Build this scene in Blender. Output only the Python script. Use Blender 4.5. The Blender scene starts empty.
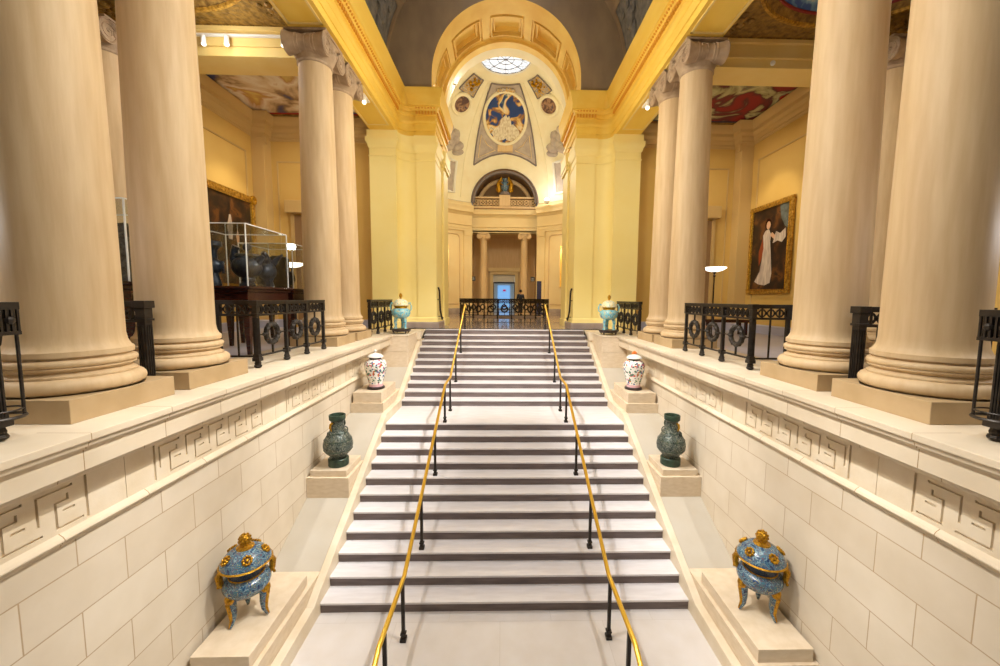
import bpy, bmesh, math, random
from mathutils import Vector, Matrix
random.seed(7)
C = bpy.context.scene.collection
PI = math.pi

# ------------------------------------------------------------------ camera
CAM_F, CAM_P, CAM_Y, CAM_R = 392.45, .0875, .0239, .0082
cam_d = bpy.data.cameras.new('camera'); cam = bpy.data.objects.new('camera', cam_d); C.objects.link(cam)
_F = Vector((math.sin(CAM_Y)*math.cos(CAM_P), math.cos(CAM_Y)*math.cos(CAM_P), -math.sin(CAM_P)))
_R = Vector((math.cos(CAM_Y), -math.sin(CAM_Y), 0)); _U = _R.cross(_F)
_c, _s = math.cos(CAM_R), math.sin(CAM_R)
_R, _U = _c*_R + _s*_U, -_s*_R + _c*_U
_m = Matrix((_R, _U, -_F)).transposed().to_4x4(); _m.translation = Vector((-.0837, -5.9063, 5.0172))
cam.matrix_world = _m
cam_d.sensor_width = 36; cam_d.lens = CAM_F*36/1000; cam_d.shift_x = -12.19/1000
cam_d.clip_start = .05; cam_d.clip_end = 200
bpy.context.scene.camera = cam
# ------------------------------------------------------------------ world, view
w = bpy.data.worlds.new('world'); bpy.context.scene.world = w; w.use_nodes = True
w.node_tree.nodes['Background'].inputs[0].default_value = (1.0, .98, .96, 1)
w.node_tree.nodes['Background'].inputs[1].default_value = .34
vs = bpy.context.scene.view_settings
vs.view_transform = 'Standard'; vs.look = 'None'; vs.gamma = 1; vs.use_curve_mapping = False
vs.exposure = -1.35
bpy.context.scene.cycles.max_bounces = 7
bpy.context.scene.cycles.transparent_max_bounces = 16

# ------------------------------------------------------------------ lights
def area(name, loc, target, size, power, col=(1, .9, .75), sy=None, spread=180):
    d = bpy.data.lights.new(name, 'AREA'); d.energy = power; d.color = col; d.size = size
    d.spread = math.radians(spread)
    if sy: d.shape = 'RECTANGLE'; d.size_y = sy
    o = bpy.data.objects.new(name, d); C.objects.link(o); o.location = loc
    o.rotation_euler = (Vector(target)-Vector(loc)).to_track_quat('-Z', 'Y').to_euler(); return o
def spot(name, loc, target, power, ang=70, col=(1, .9, .74), r=.05, blend=.5):
    d = bpy.data.lights.new(name, 'SPOT'); d.energy = power; d.color = col; d.spot_size = math.radians(ang)
    d.spot_blend = blend; d.shadow_soft_size = r
    o = bpy.data.objects.new(name, d); C.objects.link(o); o.location = loc
    o.rotation_euler = (Vector(target)-Vector(loc)).to_track_quat('-Z', 'Y').to_euler(); return o
def point(name, loc, power, col=(1, .9, .74), r=.1):
    d = bpy.data.lights.new(name, 'POINT'); d.energy = power; d.color = col; d.shadow_soft_size = r
    o = bpy.data.objects.new(name, d); C.objects.link(o); o.location = loc; return o
WARM = (1, .86, .62); NEUT = (1, .985, .965); COOL = (.93, .95, 1)
# nave: soft fill lights added under the vault crown, out of view
for yy in (-5, 1.5, 7): area('vault_fill', (0, yy, 17.3), (0, yy, 0), 2.4, 130, NEUT, 3.5)
# spotlights standing on the two cornices, each side lighting the opposite wall
for s in (-1, 1):
    for yy, ty, p in ((-5.0, -3.3, 6500), (-2.0, -.5, 7800), (.6, 2.1, 7800), (2.4, 4.6, 6500)):
        spot('cornice_spot', (s*3.62, yy, 12.85), (-s*3.4, ty, 2.1), p, 25, NEUT, .03, .7)
    for yy in (-2.6, 1.6): spot('stair_fill', (s*3.62, yy, 12.85), (-s*1.6, yy+1.5, 1.4), 2100, 74, NEUT, .07)  # wide fill added so that light reaches the stairs
    spot('stair_head_spot', (s*3.62, -4.2, 12.85), (-s*1.2, 7.2, 3.2), 12500, 30, NEUT, .06, .9)
    area('column_fill', (s*3.3, -.5, 11.3), (-s*4.5, .5, 8.0), 9, 640, (1, .95, .84), .5, 95)  # unseen soft fill added for the columns
    # lamps washing the entablatures
    area('cornice_wash', (s*1.9, 1, 10.2), (s*4.4, 1, 12.3), 12, 90, WARM, .5)
point('arch_fill', (0, 10.2, 11.6), 120, WARM, .3)  # fill added inside the arch to brighten its soffit
# rotunda
point('rotunda_lamp', (0, 17.0, 12.2), 1500, (1, .94, .76), .6)
area('rotunda_skylight', (0, 19, 20.4), (0, 19, 0), 2.4, 900, NEUT)
for s in (-1, 1):
    spot('rotunda_spot', (s*3.0, 14.6, 12.0), (s*4.4, 23.2, 6.5), 2300, 40, WARM, .1)
    area('pier_wash', (s*1.2, 4.2, 9.2), (s*3.6, 9.3, 7.3), 1.2, 215, WARM)
# galleries
for s in (-1, 1):
    for yy in (-6.6, 1.2, 7.2):
        area('gallery_glow', (s*7.0, yy, 10.6), (s*7.0, yy, 3.9), 1.8, 90, (1, .86, .62))
    spot('picture_spot', (s*6.3, 6.4, 10.7), (s*9.0, 7.6, 7.6), 900, 50, WARM, .05, .7)
    if s < 0: point('beam_wash', (-6.6, 3.6, 10.8), 150, NEUT, .2)
    point('gallery_white', (s*6.3, -2.4, 5.9), 150, COOL, .1)

spot('bronze_spot', (-4.6, -3.2, 10.6), (-5.8, 2.7, 5.6), 1500, 16, COOL, .05)  # unseen spot added to brighten the bronzes

# ------------------------------------------------------------------ materials
def lin(c): return tuple((v/255/12.92 if v/255 <= .04045 else ((v/255+.055)/1.055)**2.4) for v in c)
def mat(name, col, rough=.6, metal=0, spec=.5, emis=None, es=0, noise=None, scale=4, stretch=None, bump=0, bscale=30, detail=6):
    """col: sRGB 0-255. noise: second colour mixed in by stretched noise."""
    m = bpy.data.materials.new(name); m.use_nodes = True; nt = m.node_tree; b = nt.nodes['Principled BSDF']
    c = lin(col)+(1,)
    b.inputs['Base Color'].default_value = c; b.inputs['Roughness'].default_value = rough
    b.inputs['Metallic'].default_value = metal; b.inputs['Specular IOR Level'].default_value = spec
    if emis: b.inputs['Emission Color'].default_value = lin(emis)+(1,); b.inputs['Emission Strength'].default_value = es
    if noise or bump:
        tc = nt.nodes.new('ShaderNodeTexCoord'); mp = nt.nodes.new('ShaderNodeMapping')
        nt.links.new(tc.outputs['Object'], mp.inputs[0])
        if stretch: mp.inputs['Scale'].default_value = stretch
    if noise:
        n = nt.nodes.new('ShaderNodeTexNoise'); n.inputs['Scale'].default_value = scale; n.inputs['Detail'].default_value = detail
        nt.links.new(mp.outputs[0], n.inputs['Vector'])
        r = nt.nodes.new('ShaderNodeValToRGB'); r.color_ramp.elements[0].position = .35; r.color_ramp.elements[1].position = .68
        r.color_ramp.elements[0].color = c; r.color_ramp.elements[1].color = lin(noise)+(1,)
        nt.links.new(n.outputs['Fac'], r.inputs[0]); nt.links.new(r.outputs[0], b.inputs['Base Color'])
    if bump:
        n2 = nt.nodes.new('ShaderNodeTexNoise'); n2.inputs['Scale'].default_value = bscale; n2.inputs['Detail'].default_value = 4
        nt.links.new(mp.outputs[0], n2.inputs['Vector'])
        bp = nt.nodes.new('ShaderNodeBump'); bp.inputs['Strength'].default_value = bump; bp.inputs['Distance'].default_value = .03
        nt.links.new(n2.outputs['Fac'], bp.inputs['Height']); nt.links.new(bp.outputs[0], b.inputs['Normal'])
    return m
def coursed(name, col, col2, mortar, bw, rh, off, z0, y0, msz=.006, rough=.55, axes=('Y', 'Z')):
    """ashlar: brick texture laid over two world axes, with soft stone mottling"""
    m = bpy.data.materials.new(name); m.use_nodes = True; nt = m.node_tree; b = nt.nodes['Principled BSDF']
    g = nt.nodes.new('ShaderNodeNewGeometry'); sp = nt.nodes.new('ShaderNodeSeparateXYZ'); cb = nt.nodes.new('ShaderNodeCombineXYZ')
    nt.links.new(g.outputs['Position'], sp.inputs[0])
    for k, (ax, sh) in enumerate(zip(axes, (y0, z0))):
        a = nt.nodes.new('ShaderNodeMath'); a.operation = 'SUBTRACT'; a.inputs[1].default_value = sh
        nt.links.new(sp.outputs[ax], a.inputs[0]); nt.links.new(a.outputs[0], cb.inputs[k])
    br = nt.nodes.new('ShaderNodeTexBrick'); br.offset = off; br.squash = 1
    br.inputs['Scale'].default_value = 1; br.inputs['Brick Width'].default_value = bw; br.inputs['Row Height'].default_value = rh
    br.inputs['Mortar Size'].default_value = msz; br.inputs['Mortar Smooth'].default_value = .1
    br.inputs['Color1'].default_value = lin(col)+(1,); br.inputs['Color2'].default_value = lin(col2)+(1,); br.inputs['Mortar'].default_value = lin(mortar)+(1,)
    nt.links.new(cb.outputs[0], br.inputs['Vector'])
    n = nt.nodes.new('ShaderNodeTexNoise'); n.inputs['Scale'].default_value = 2.2; n.inputs['Detail'].default_value = 8
    nt.links.new(g.outputs['Position'], n.inputs['Vector'])
    mx = nt.nodes.new('ShaderNodeMix'); mx.data_type = 'RGBA'; mx.blend_type = 'MULTIPLY'; mx.inputs[0].default_value = .35
    r = nt.nodes.new('ShaderNodeValToRGB'); r.color_ramp.elements[0].position = .3; r.color_ramp.elements[1].position = .7
    r.color_ramp.elements[0].color = (.72, .66, .55, 1); r.color_ramp.elements[1].color = (1, 1, 1, 1)
    nt.links.new(n.outputs['Fac'], r.inputs[0]); nt.links.new(br.outputs['Color'], mx.inputs[6]); nt.links.new(r.outputs[0], mx.inputs[7])
    nt.links.new(mx.outputs[2], b.inputs['Base Color']); b.inputs['Roughness'].default_value = rough
    bp = nt.nodes.new('ShaderNodeBump'); bp.inputs['Strength'].default_value = .5; bp.inputs['Distance'].default_value = .006; bp.invert = True
    nt.links.new(br.outputs['Fac'], bp.inputs['Height']); nt.links.new(bp.outputs[0], b.inputs['Normal'])
    return m
def ramp_mat(name, stops, scale=3, distort=2.5, rough=.6, kind='noise', stretch=None, const=True, metal=0, bump=0, coat=0, detail=3):
    """many-coloured pattern (enamel, murals, porcelain) from one warped texture"""
    m = bpy.data.materials.new(name); m.use_nodes = True; nt = m.node_tree; b = nt.nodes['Principled BSDF']
    tc = nt.nodes.new('ShaderNodeTexCoord'); mp = nt.nodes.new('ShaderNodeMapping'); nt.links.new(tc.outputs['Object'], mp.inputs[0])
    if stretch: mp.inputs['Scale'].default_value = stretch
    if kind == 'noise':
        t = nt.nodes.new('ShaderNodeTexNoise'); t.inputs['Scale'].default_value = scale; t.inputs['Detail'].default_value = detail
        t.inputs['Distortion'].default_value = distort; out = t.outputs['Fac']
    else:
        t = nt.nodes.new('ShaderNodeTexVoronoi'); t.inputs['Scale'].default_value = scale; out = t.outputs['Color']
    nt.links.new(mp.outputs[0], t.inputs['Vector'])
    r = nt.nodes.new('ShaderNodeValToRGB'); cr = r.color_ramp
    if const: cr.interpolation = 'CONSTANT'
    while len(cr.elements) < len(stops): cr.elements.new(.5)
    for e, (p, c) in zip(cr.elements, stops): e.position = p; e.color = lin(c)+(1,)
    nt.links.new(out, r.inputs[0]); nt.links.new(r.outputs[0], b.inputs['Base Color'])
    b.inputs['Roughness'].default_value = rough; b.inputs['Metallic'].default_value = metal; b.inputs['Coat Weight'].default_value = coat
    if bump:
        bp = nt.nodes.new('ShaderNodeBump'); bp.inputs['Strength'].default_value = bump; bp.inputs['Distance'].default_value = .02
        nt.links.new(out, bp.inputs['Height']); nt.links.new(bp.outputs[0], b.inputs['Normal'])
    return m
def glass_mat(name):
    m = bpy.data.materials.new(name); m.use_nodes = True; nt = m.node_tree; nt.nodes.remove(nt.nodes['Principled BSDF'])
    o = nt.nodes['Material Output']; t = nt.nodes.new('ShaderNodeBsdfTransparent'); g = nt.nodes.new('ShaderNodeBsdfGlossy')
    t.inputs[0].default_value = (.95, .96, .95, 1); g.inputs['Roughness'].default_value = .02
    f = nt.nodes.new('ShaderNodeLayerWeight'); f.inputs[0].default_value = .5; pw = nt.nodes.new('ShaderNodeMath'); pw.operation = 'POWER'; pw.inputs[1].default_value = 5
    ma = nt.nodes.new('ShaderNodeMath'); ma.operation = 'MULTIPLY_ADD'; ma.inputs[1].default_value = .8; ma.inputs[2].default_value = .03
    nt.links.new(f.outputs['Facing'], pw.inputs[0]); nt.links.new(pw.outputs[0], ma.inputs[0]); mx = nt.nodes.new('ShaderNodeMixShader')
    nt.links.new(ma.outputs[0], mx.inputs[0]); nt.links.new(t.outputs[0], mx.inputs[1]); nt.links.new(g.outputs[0], mx.inputs[2])
    nt.links.new(mx.outputs[0], o.inputs[0]); return m

M = {}
M['ashlar'] = coursed('ashlar limestone', (222, 210, 190), (213, 199, 177), (186, 162, 130), .885, .45, .5, 2.57-9, -2.457-.885*20.5)
M['stone'] = mat('cream limestone', (226, 212, 188), .55, noise=(216, 198, 168), scale=3, bump=.05)
M['ledge'] = coursed('ledge limestone', (226, 212, 188), (219, 203, 178), (170, 140, 100), .81, 60, 0, -30, -2.6-.81*20, .004)
M['column'] = mat('brushed limestone', (208, 182, 142), .6, noise=(196, 167, 126), scale=2.4, stretch=(5, 5, .5), bump=.05, bscale=9)
M['plinth'] = mat('tan limestone plinth', (186, 160, 122), .55, noise=(172, 146, 106), scale=3)
M['capital'] = mat('grey limestone capital', (180, 156, 128), .65, noise=(154, 130, 104), scale=5, bump=.15)
M['ramp'] = mat('pale ramp marble', (190, 182, 167), .5, noise=(184, 174, 156), scale=1.5)
M['block'] = mat('pedestal limestone', (222, 204, 178), .55, noise=(212, 192, 162), scale=2.5, stretch=(3, 3, 8))
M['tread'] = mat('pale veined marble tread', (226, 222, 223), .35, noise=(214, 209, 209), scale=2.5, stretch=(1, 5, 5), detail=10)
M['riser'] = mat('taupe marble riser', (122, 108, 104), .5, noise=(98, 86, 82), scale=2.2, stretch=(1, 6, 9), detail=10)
M['lowfloor'] = coursed('pale veined marble floor', (224, 219, 216), (219, 213, 209), (206, 199, 192), 1.6, .9, .5, -20, -19.3, .003, .3, ('X', 'Y'))
M['upfloor'] = coursed('polished grey marble floor', (176, 160, 152), (164, 148, 140), (140, 124, 116), .9, .9, 0, -20, -20, .004, .12, ('X', 'Y'))
M['galfloor'] = mat('lavender grey terrazzo', (188, 186, 196), .3, noise=(176, 174, 186), scale=6)
M['yellow'] = mat('pale yellow painted plaster', (248, 230, 156), .6, noise=(245, 224, 142), scale=.8)
M['deepyellow'] = mat('rich yellow painted entablature', (242, 206, 92), .55, noise=(236, 194, 74), scale=2, stretch=(1, .3, 1))
M['ochre'] = mat('ochre dentil paint and shade line', (224, 160, 48), .55)
M['galwall'] = mat('buff gallery plaster', (220, 184, 104), .7, noise=(212, 174, 92), scale=.7)
M['galtrim'] = mat('cream gallery moulding', (206, 174, 112), .6)
M['beamcream'] = mat('cream beam paint', (240, 214, 140), .55, noise=(236, 206, 126), scale=1.5)
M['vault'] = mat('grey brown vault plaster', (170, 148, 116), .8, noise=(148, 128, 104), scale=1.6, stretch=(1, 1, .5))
M['relief'] = mat('blue grey plaster relief', (134, 130, 122), .8, noise=(104, 103, 101), scale=6, bump=1.0, bscale=9)
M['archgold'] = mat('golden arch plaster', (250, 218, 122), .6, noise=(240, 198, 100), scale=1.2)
M['dome'] = mat('pale cream dome plaster', (248, 238, 204), .7, noise=(242, 228, 188), scale=1.2)
M['domepanel'] = mat('grey mauve dome panel', (176, 160, 148), .75, noise=(196, 182, 166), scale=3, bump=.8, bscale=7)
M['domegrey'] = mat('grey painted moulding', (128, 116, 112), .7)
M['white'] = mat('white plaster', (240, 236, 224), .6)
M['rotwall'] = mat('cream rotunda plaster', (244, 220, 166), .6, noise=(240, 212, 154), scale=1)
M['rotstone'] = mat('buff rotunda limestone', (228, 196, 148), .6, noise=(218, 184, 134), scale=2, stretch=(5, 5, .5))
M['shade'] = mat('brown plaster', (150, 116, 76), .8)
M['iron'] = mat('dark bronze ironwork', (58, 52, 46), .42, metal=.55, noise=(44, 38, 33), scale=12)
M['brass'] = mat('polished brass', (255, 216, 92), .28, metal=1)
M['gold'] = mat('gilt metal', (214, 164, 46), .35, metal=.85, noise=(150, 104, 26), scale=30, bump=.6, bscale=40)
M['giltframe'] = mat('gilt picture frame', (214, 170, 72), .4, metal=.6, noise=(140, 98, 30), scale=14, bump=.5, bscale=18)
M['giltcoffer'] = mat('dull gilt ceiling ornament', (168, 132, 62), .5, metal=.35, noise=(104, 76, 30), scale=7, bump=1.2, bscale=10)
M['enamel'] = ramp_mat('blue cloisonne enamel', [(0, (26, 46, 84)), (.36, (58, 96, 120)), (.43, (124, 150, 156)), (.48, (52, 88, 118)), (.53, (120, 64, 52)), (.545, (66, 108, 124)), (.61, (170, 160, 104)), (.635, (38, 68, 112))], 13, .8, .25, coat=.5)
M['enameldark'] = ramp_mat('navy cloisonne enamel', [(0, (20, 32, 60)), (.45, (38, 60, 92)), (.6, (110, 110, 70)), (.64, (28, 42, 74))], 30, 1.5, .3)
M['turquoise'] = ramp_mat('turquoise cloisonne enamel', [(0, (90, 120, 160)), (.4, (120, 196, 212)), (.55, (206, 190, 120)), (.62, (110, 180, 206))], 16, 1, .25, coat=.4)
M['paleenamel'] = ramp_mat('pale cloisonne enamel', [(0, (150, 200, 190)), (.42, (236, 226, 190)), (.6, (226, 198, 110)), (.68, (170, 214, 206))], 14, 1, .3)
M['verdigris'] = ramp_mat('dark patinated bronze', [(0, (40, 48, 44)), (.38, (92, 104, 96)), (.46, (52, 60, 58)), (.53, (128, 132, 118)), (.60, (66, 76, 68)), (.68, (112, 114, 88))], 15, 1.2, .35, metal=.25, bump=.6)
M['verdigrisrim'] = mat('green patinated bronze', (62, 84, 66), .45, metal=.3, noise=(40, 54, 46), scale=12)
M['porcelain'] = ramp_mat('famille rose porcelain', [(0, (60, 90, 150)), (.16, (244, 242, 236)), (.34, (86, 130, 104)), (.40, (242, 240, 234)), (.52, (200, 116, 140)), (.57, (240, 238, 230)), (.66, (90, 110, 90)), (.70, (242, 240, 232)), (.80, (214, 110, 50)), (.85, (240, 238, 230))], 24, 0, .15, 'voronoi', coat=.6)
M['porcelainwhite'] = mat('white porcelain', (240, 238, 232), .15)
M['porcband'] = ramp_mat('dark patterned porcelain band', [(0, (40, 60, 60)), (.5, (96, 50, 40)), (.6, (60, 80, 70))], 30, 1, .2)
M['pinkband'] = mat('pink porcelain foot', (226, 180, 186), .2)
M['orange'] = mat('orange knob', (226, 120, 40), .3)
M['darkwood'] = mat('dark carved wood', (44, 30, 28), .35)
M['mahogany'] = mat('polished mahogany', (64, 28, 20), .22, noise=(40, 17, 13), scale=6, stretch=(1, 1, 8))
M['blackbronze'] = mat('blue black bronze', (58, 66, 80), .3, metal=.5, noise=(34, 38, 48), scale=10, bump=.5, bscale=24)
M['brownbronze'] = mat('brown grey bronze', (74, 66, 54), .45, metal=.3, noise=(48, 42, 36), scale=12, bump=.7, bscale=20)
M['greystone'] = mat('dark grey carved stone', (96, 92, 86), .8, noise=(52, 50, 48), scale=14, bump=1, bscale=16)
M['acryledge'] = mat('polished acrylic edge', (236, 240, 240), .15)
M['glass'] = glass_mat('clear acrylic')
M['lampglow'] = mat('glowing lamp glass', (255, 250, 240), .4, emis=(255, 248, 232), es=9)
M['skyglass'] = mat('backlit skylight glass', (230, 240, 255), .4, emis=(226, 240, 255), es=2.3)
M['doorglow'] = mat('bright blue gallery light', (150, 200, 255), .5, emis=(130, 190, 250), es=1.7)
M['pinkglow'] = mat('pink lit sign', (230, 60, 110), .5, emis=(230, 60, 110), es=1)
M['navy'] = mat('navy sign board', (44, 46, 84), .4)
M['sign'] = mat('dark plaque', (40, 44, 50), .4)
M['signwhite'] = mat('white plaque lettering', (220, 220, 220), .5)
M['skin'] = mat('skin', (196, 150, 124), .6)
M['coat'] = mat('dark blue grey coat', (44, 48, 62), .8)
M['trousers'] = mat('dark trousers', (34, 34, 40), .8)
M['hair'] = mat('dark hair', (40, 30, 24), .7)
M['shoe'] = mat('black shoe leather', (20, 18, 18), .4)
M['baseboard'] = mat('grey veined marble baseboard', (176, 158, 146), .3, noise=(150, 134, 126), scale=2)
M['mural_blue'] = ramp_mat('blue and gold ceiling mural', [(0, (34, 48, 96)), (.37, (52, 66, 116)), (.43, (150, 120, 90)), (.48, (214, 190, 150)), (.55, (236, 226, 206)), (.61, (196, 150, 90)), (.66, (226, 206, 120)), (.72, (60, 74, 120))], .62, .7, .7, const=False, detail=7)
M['mural_red'] = ramp_mat('crimson ceiling mural with pale figures', [(0, (120, 28, 30)), (.40, (142, 36, 34)), (.47, (90, 40, 40)), (.51, (166, 160, 112)), (.57, (196, 190, 140)), (.62, (110, 110, 90)), (.68, (206, 60, 34)), (.78, (130, 30, 32))], .75, 1.0, .7, const=False, detail=6)
M['mural_oval'] = ramp_mat('deep blue dome mural', [(0, (28, 50, 104)), (.46, (34, 64, 122)), (.50, (150, 104, 60)), (.55, (222, 180, 100)), (.62, (232, 214, 176)), (.68, (120, 130, 120)), (.74, (30, 56, 112))], 1.1, .8, .7, const=False)
M['mural_near'] = ramp_mat('blue ceiling mural with pale figures', [(0, (30, 48, 104)), (.42, (52, 84, 140)), (.5, (120, 160, 180)), (.56, (220, 210, 190)), (.62, (206, 150, 80)), (.68, (50, 70, 130))], 1.1, 1.8, .7, const=False)
M['medallion'] = ramp_mat('dark medallion mural', [(0, (50, 58, 92)), (.42, (96, 66, 56)), (.55, (176, 136, 100)), (.66, (70, 60, 80))], 2.2, 1, .7, const=False)
M['figurepaint'] = mat('ivory painted drapery', (232, 222, 196), .7, noise=(196, 176, 140), scale=9, stretch=(1, 1, .4))
M['gildedrelief'] = ramp_mat('gilded and grey relief', [(0, (150, 136, 124)), (.42, (196, 182, 160)), (.5, (206, 160, 60)), (.58, (170, 156, 140)), (.7, (110, 98, 96))], 3, 2, .6, bump=.8)
M['darkpainting'] = ramp_mat('dark oil painting', [(0, (20, 16, 14)), (.45, (40, 28, 22)), (.56, (70, 44, 26)), (.64, (112, 70, 34)), (.70, (34, 26, 22))], 2.2, .4, .35, const=False, detail=9)
M['gown'] = mat('white painted gown', (220, 206, 188), .5, noise=(168, 150, 136), scale=6, stretch=(1, 3, .4))
M['paintskin'] = mat('painted skin', (214, 170, 134), .5)
M['paintred'] = mat('painted rust cloth', (150, 70, 34), .5)
M['paintsky'] = mat('painted evening sky', (110, 120, 116), .5, noise=(70, 66, 52), scale=5)

# ------------------------------------------------------------------ mesh helpers
class MB:
    def __init__(s): s.bm = bmesh.new()
    def v(s, *p): return s.bm.verts.new(p)
    def f(s, vs):
        try: return s.bm.faces.new(vs)
        except ValueError: return None
    def box(s, x0, x1, y0, y1, z0, z1):
        x0, x1 = min(x0, x1), max(x0, x1)
        c = [s.v(x, y, z) for z in (z0, z1) for x, y in ((x0, y0), (x1, y0), (x1, y1), (x0, y1))]
        for q in ((0, 3, 2, 1), (4, 5, 6, 7), (0, 1, 5, 4), (1, 2, 6, 5), (2, 3, 7, 6), (3, 0, 4, 7)): s.f([c[i] for i in q])
        return s
    def prism(s, poly, axis, a, b):
        """poly of 2D points extruded between a and b along axis"""
        def P(p, t): return {'x': (t, p[0], p[1]), 'y': (p[0], t, p[1]), 'z': (p[0], p[1], t)}[axis]
        A = [s.v(*P(p, a)) for p in poly]; B = [s.v(*P(p, b)) for p in poly]; n = len(poly)
        s.f(A); s.f(B[::-1])
        for i in range(n): s.f([A[i], B[i], B[(i+1) % n], A[(i+1) % n]])
        return s
    def lathe(s, prof, c=(0, 0, 0), segs=32, axis='z', a0=0, a1=2*PI, sx=1, sy=1, caps=True):
        full = abs(a1-a0-2*PI) < 1e-6; n = segs if full else segs+1; rings = []
        for r, h in prof:
            ring = []
            for k in range(n):
                a = a0+(a1-a0)*k/segs; p = (r*math.cos(a)*sx, r*math.sin(a)*sy, h)
                if axis == 'y': p = (p[0], p[2], p[1])
                if axis == 'x': p = (p[2], p[0], p[1])
                ring.append(s.v(c[0]+p[0], c[1]+p[1], c[2]+p[2]))
            rings.append(ring)
        for A, B in zip(rings, rings[1:]):
            for k in range(segs): s.f([A[k], A[(k+1) % n], B[(k+1) % n], B[k]])
        if full and caps:
            if prof[0][0] > 1e-4: s.f(rings[0][::-1])
            if prof[-1][0] > 1e-4: s.f(rings[-1])
        return s
    def tube(s, pts, r, segs=8, closed=False, rr=None, flat=1):
        P = [Vector(p) for p in pts]; n = len(P); rings = []; up = None
        for i in range(n):
            if closed: d = P[(i+1) % n]-P[i-1]
            else: d = P[min(i+1, n-1)]-P[max(i-1, 0)]
            d = d.normalized()
            if up is None: up = Vector((0, 0, 1)) if abs(d.z) < .9 else Vector((0, 1, 0))
            a = d.cross(up)
            if a.length < 1e-4: a = d.orthogonal()
            a.normalize(); b = a.cross(d).normalized(); up = b
            q = rr[i] if rr else r
            rings.append([s.bm.verts.new(P[i]+a*q*math.cos(2*PI*k/segs)*flat+b*q*math.sin(2*PI*k/segs)) for k in range(segs)])
        R = range(n if closed else n-1)
        for i in R:
            A, B = rings[i], rings[(i+1) % n]
            for k in range(segs): s.f([A[k], A[(k+1) % segs], B[(k+1) % segs], B[k]])
        if not closed: s.f(rings[0][::-1]); s.f(rings[-1])
        return s
    def sphere(s, c, r, sx=1, sy=1, sz=1, u=14, v=9):
        prof = [(max(1e-5, r*math.sin(PI*k/v)), -r*math.cos(PI*k/v)*sz) for k in range(v+1)]
        return s.lathe(prof, c, u, sx=sx, sy=sy)
    def torus(s, c, R, r, axis='z', n=24, m=8, sx=1, sy=1):
        pts = []
        for k in range(n):
            a = 2*PI*k/n; p = (R*math.cos(a)*sx, R*math.sin(a)*sy, 0)
            if axis == 'y': p = (p[0], 0, p[1])
            if axis == 'x': p = (0, p[0], p[1])
            pts.append((c[0]+p[0], c[1]+p[1], c[2]+p[2]))
        return s.tube(pts, r, m, True)
    def sweep(s, prof, path, side=1):
        """prof (out, z) swept along plan path; out is measured to the left*side of travel"""
        P = [Vector((p[0], p[1])) for p in path]; n = len(P); rings = []
        for i in range(n):
            d0 = (P[i]-P[i-1]).normalized() if i else (P[1]-P[0]).normalized()
            d1 = (P[i+1]-P[i]).normalized() if i < n-1 else d0
            n0 = Vector((-d0.y, d0.x))*side; n1 = Vector((-d1.y, d1.x))*side
            m = (n0+n1); m = m/max(m.length_squared, 1e-6)*2
            rings.append([s.v(P[i].x+m.x*o, P[i].y+m.y*o, z) for o, z in prof])
        for A, B in zip(rings, rings[1:]):
            for k in range(len(prof)-1): s.f([A[k], A[k+1], B[k+1], B[k]])
        return s
    def grid(s, us, vs, depth, fn):
        """cells between sorted us/vs; depth(u,v)->d or None; fn(u,v,d)->point; steps get side walls"""
        D = {}
        for i in range(len(us)-1):
            for j in range(len(vs)-1):
                d = depth((us[i]+us[i+1])/2, (vs[j]+vs[j+1])/2); D[i, j] = d
                if d is None: continue
                s.f([s.v(*fn(us[a], vs[b], d)) for a, b in ((i, j), (i+1, j), (i+1, j+1), (i, j+1))])
        for (i, j), d in D.items():
            if d is None: continue
            for (di, dj, e) in ((1, 0, ((i+1, j), (i+1, j+1))), (0, 1, ((i, j+1), (i+1, j+1)))):
                q = D.get((i+di, j+dj))
                if q is None or abs(q-d) < 1e-6: continue
                (a, b), (c, g) = e
                s.f([s.v(*fn(us[a], vs[b], d)), s.v(*fn(us[c], vs[g], d)), s.v(*fn(us[c], vs[g], q)), s.v(*fn(us[a], vs[b], q))])
        return s
    def build(s, name, m, parent=None, smooth=False, bevel=0, merge=True):
        if merge: bmesh.ops.remove_doubles(s.bm, verts=s.bm.verts, dist=1e-5)
        bmesh.ops.recalc_face_normals(s.bm, faces=s.bm.faces)
        me = bpy.data.meshes.new(name); s.bm.to_mesh(me); s.bm.free()
        me.materials.append(M[m] if isinstance(m, str) else m)
        if smooth:
            for p in me.polygons: p.use_smooth = True
            try: me.set_sharp_from_angle(angle=math.radians(38))
            except Exception: pass
        o = bpy.data.objects.new(name, me); C.objects.link(o)
        if parent: o.parent = parent
        if bevel:
            b = o.modifiers.new('bevel', 'BEVEL'); b.width = bevel; b.segments = 2; b.limit_method = 'ANGLE'
        return o
def cr(p, n=5):
    """smooth profile through its points (Catmull-Rom)"""
    q = [p[0]]+list(p)+[p[-1]]; out = []
    for i in range(1, len(q)-2):
        a, b, c, d = q[i-1:i+3]
        for k in range(n):
            t = k/n; out.append(tuple(.5*((2*b[j])+(-a[j]+c[j])*t+(2*a[j]-5*b[j]+4*c[j]-d[j])*t*t+(-a[j]+3*b[j]-3*c[j]+d[j])*t**3) for j in (0, 1)))
    return out+[p[-1]]
def thing(name, label, cat, loc=(0, 0, 0), group=None, rz=0):
    o = bpy.data.objects.new(name, None); C.objects.link(o); o.location = loc; o.rotation_euler = (0, 0, rz)
    o.empty_display_size = .1
    o['label'] = label; o['category'] = cat
    if group: o['group'] = group
    return o
def tag(o, label, cat, group=None):
    o['label'] = label; o['category'] = cat
    if group: o['group'] = group
    return o
def struct(o, label=None):
    o['kind'] = 'structure'
    if label: o['label'] = label; 
    return o
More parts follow.
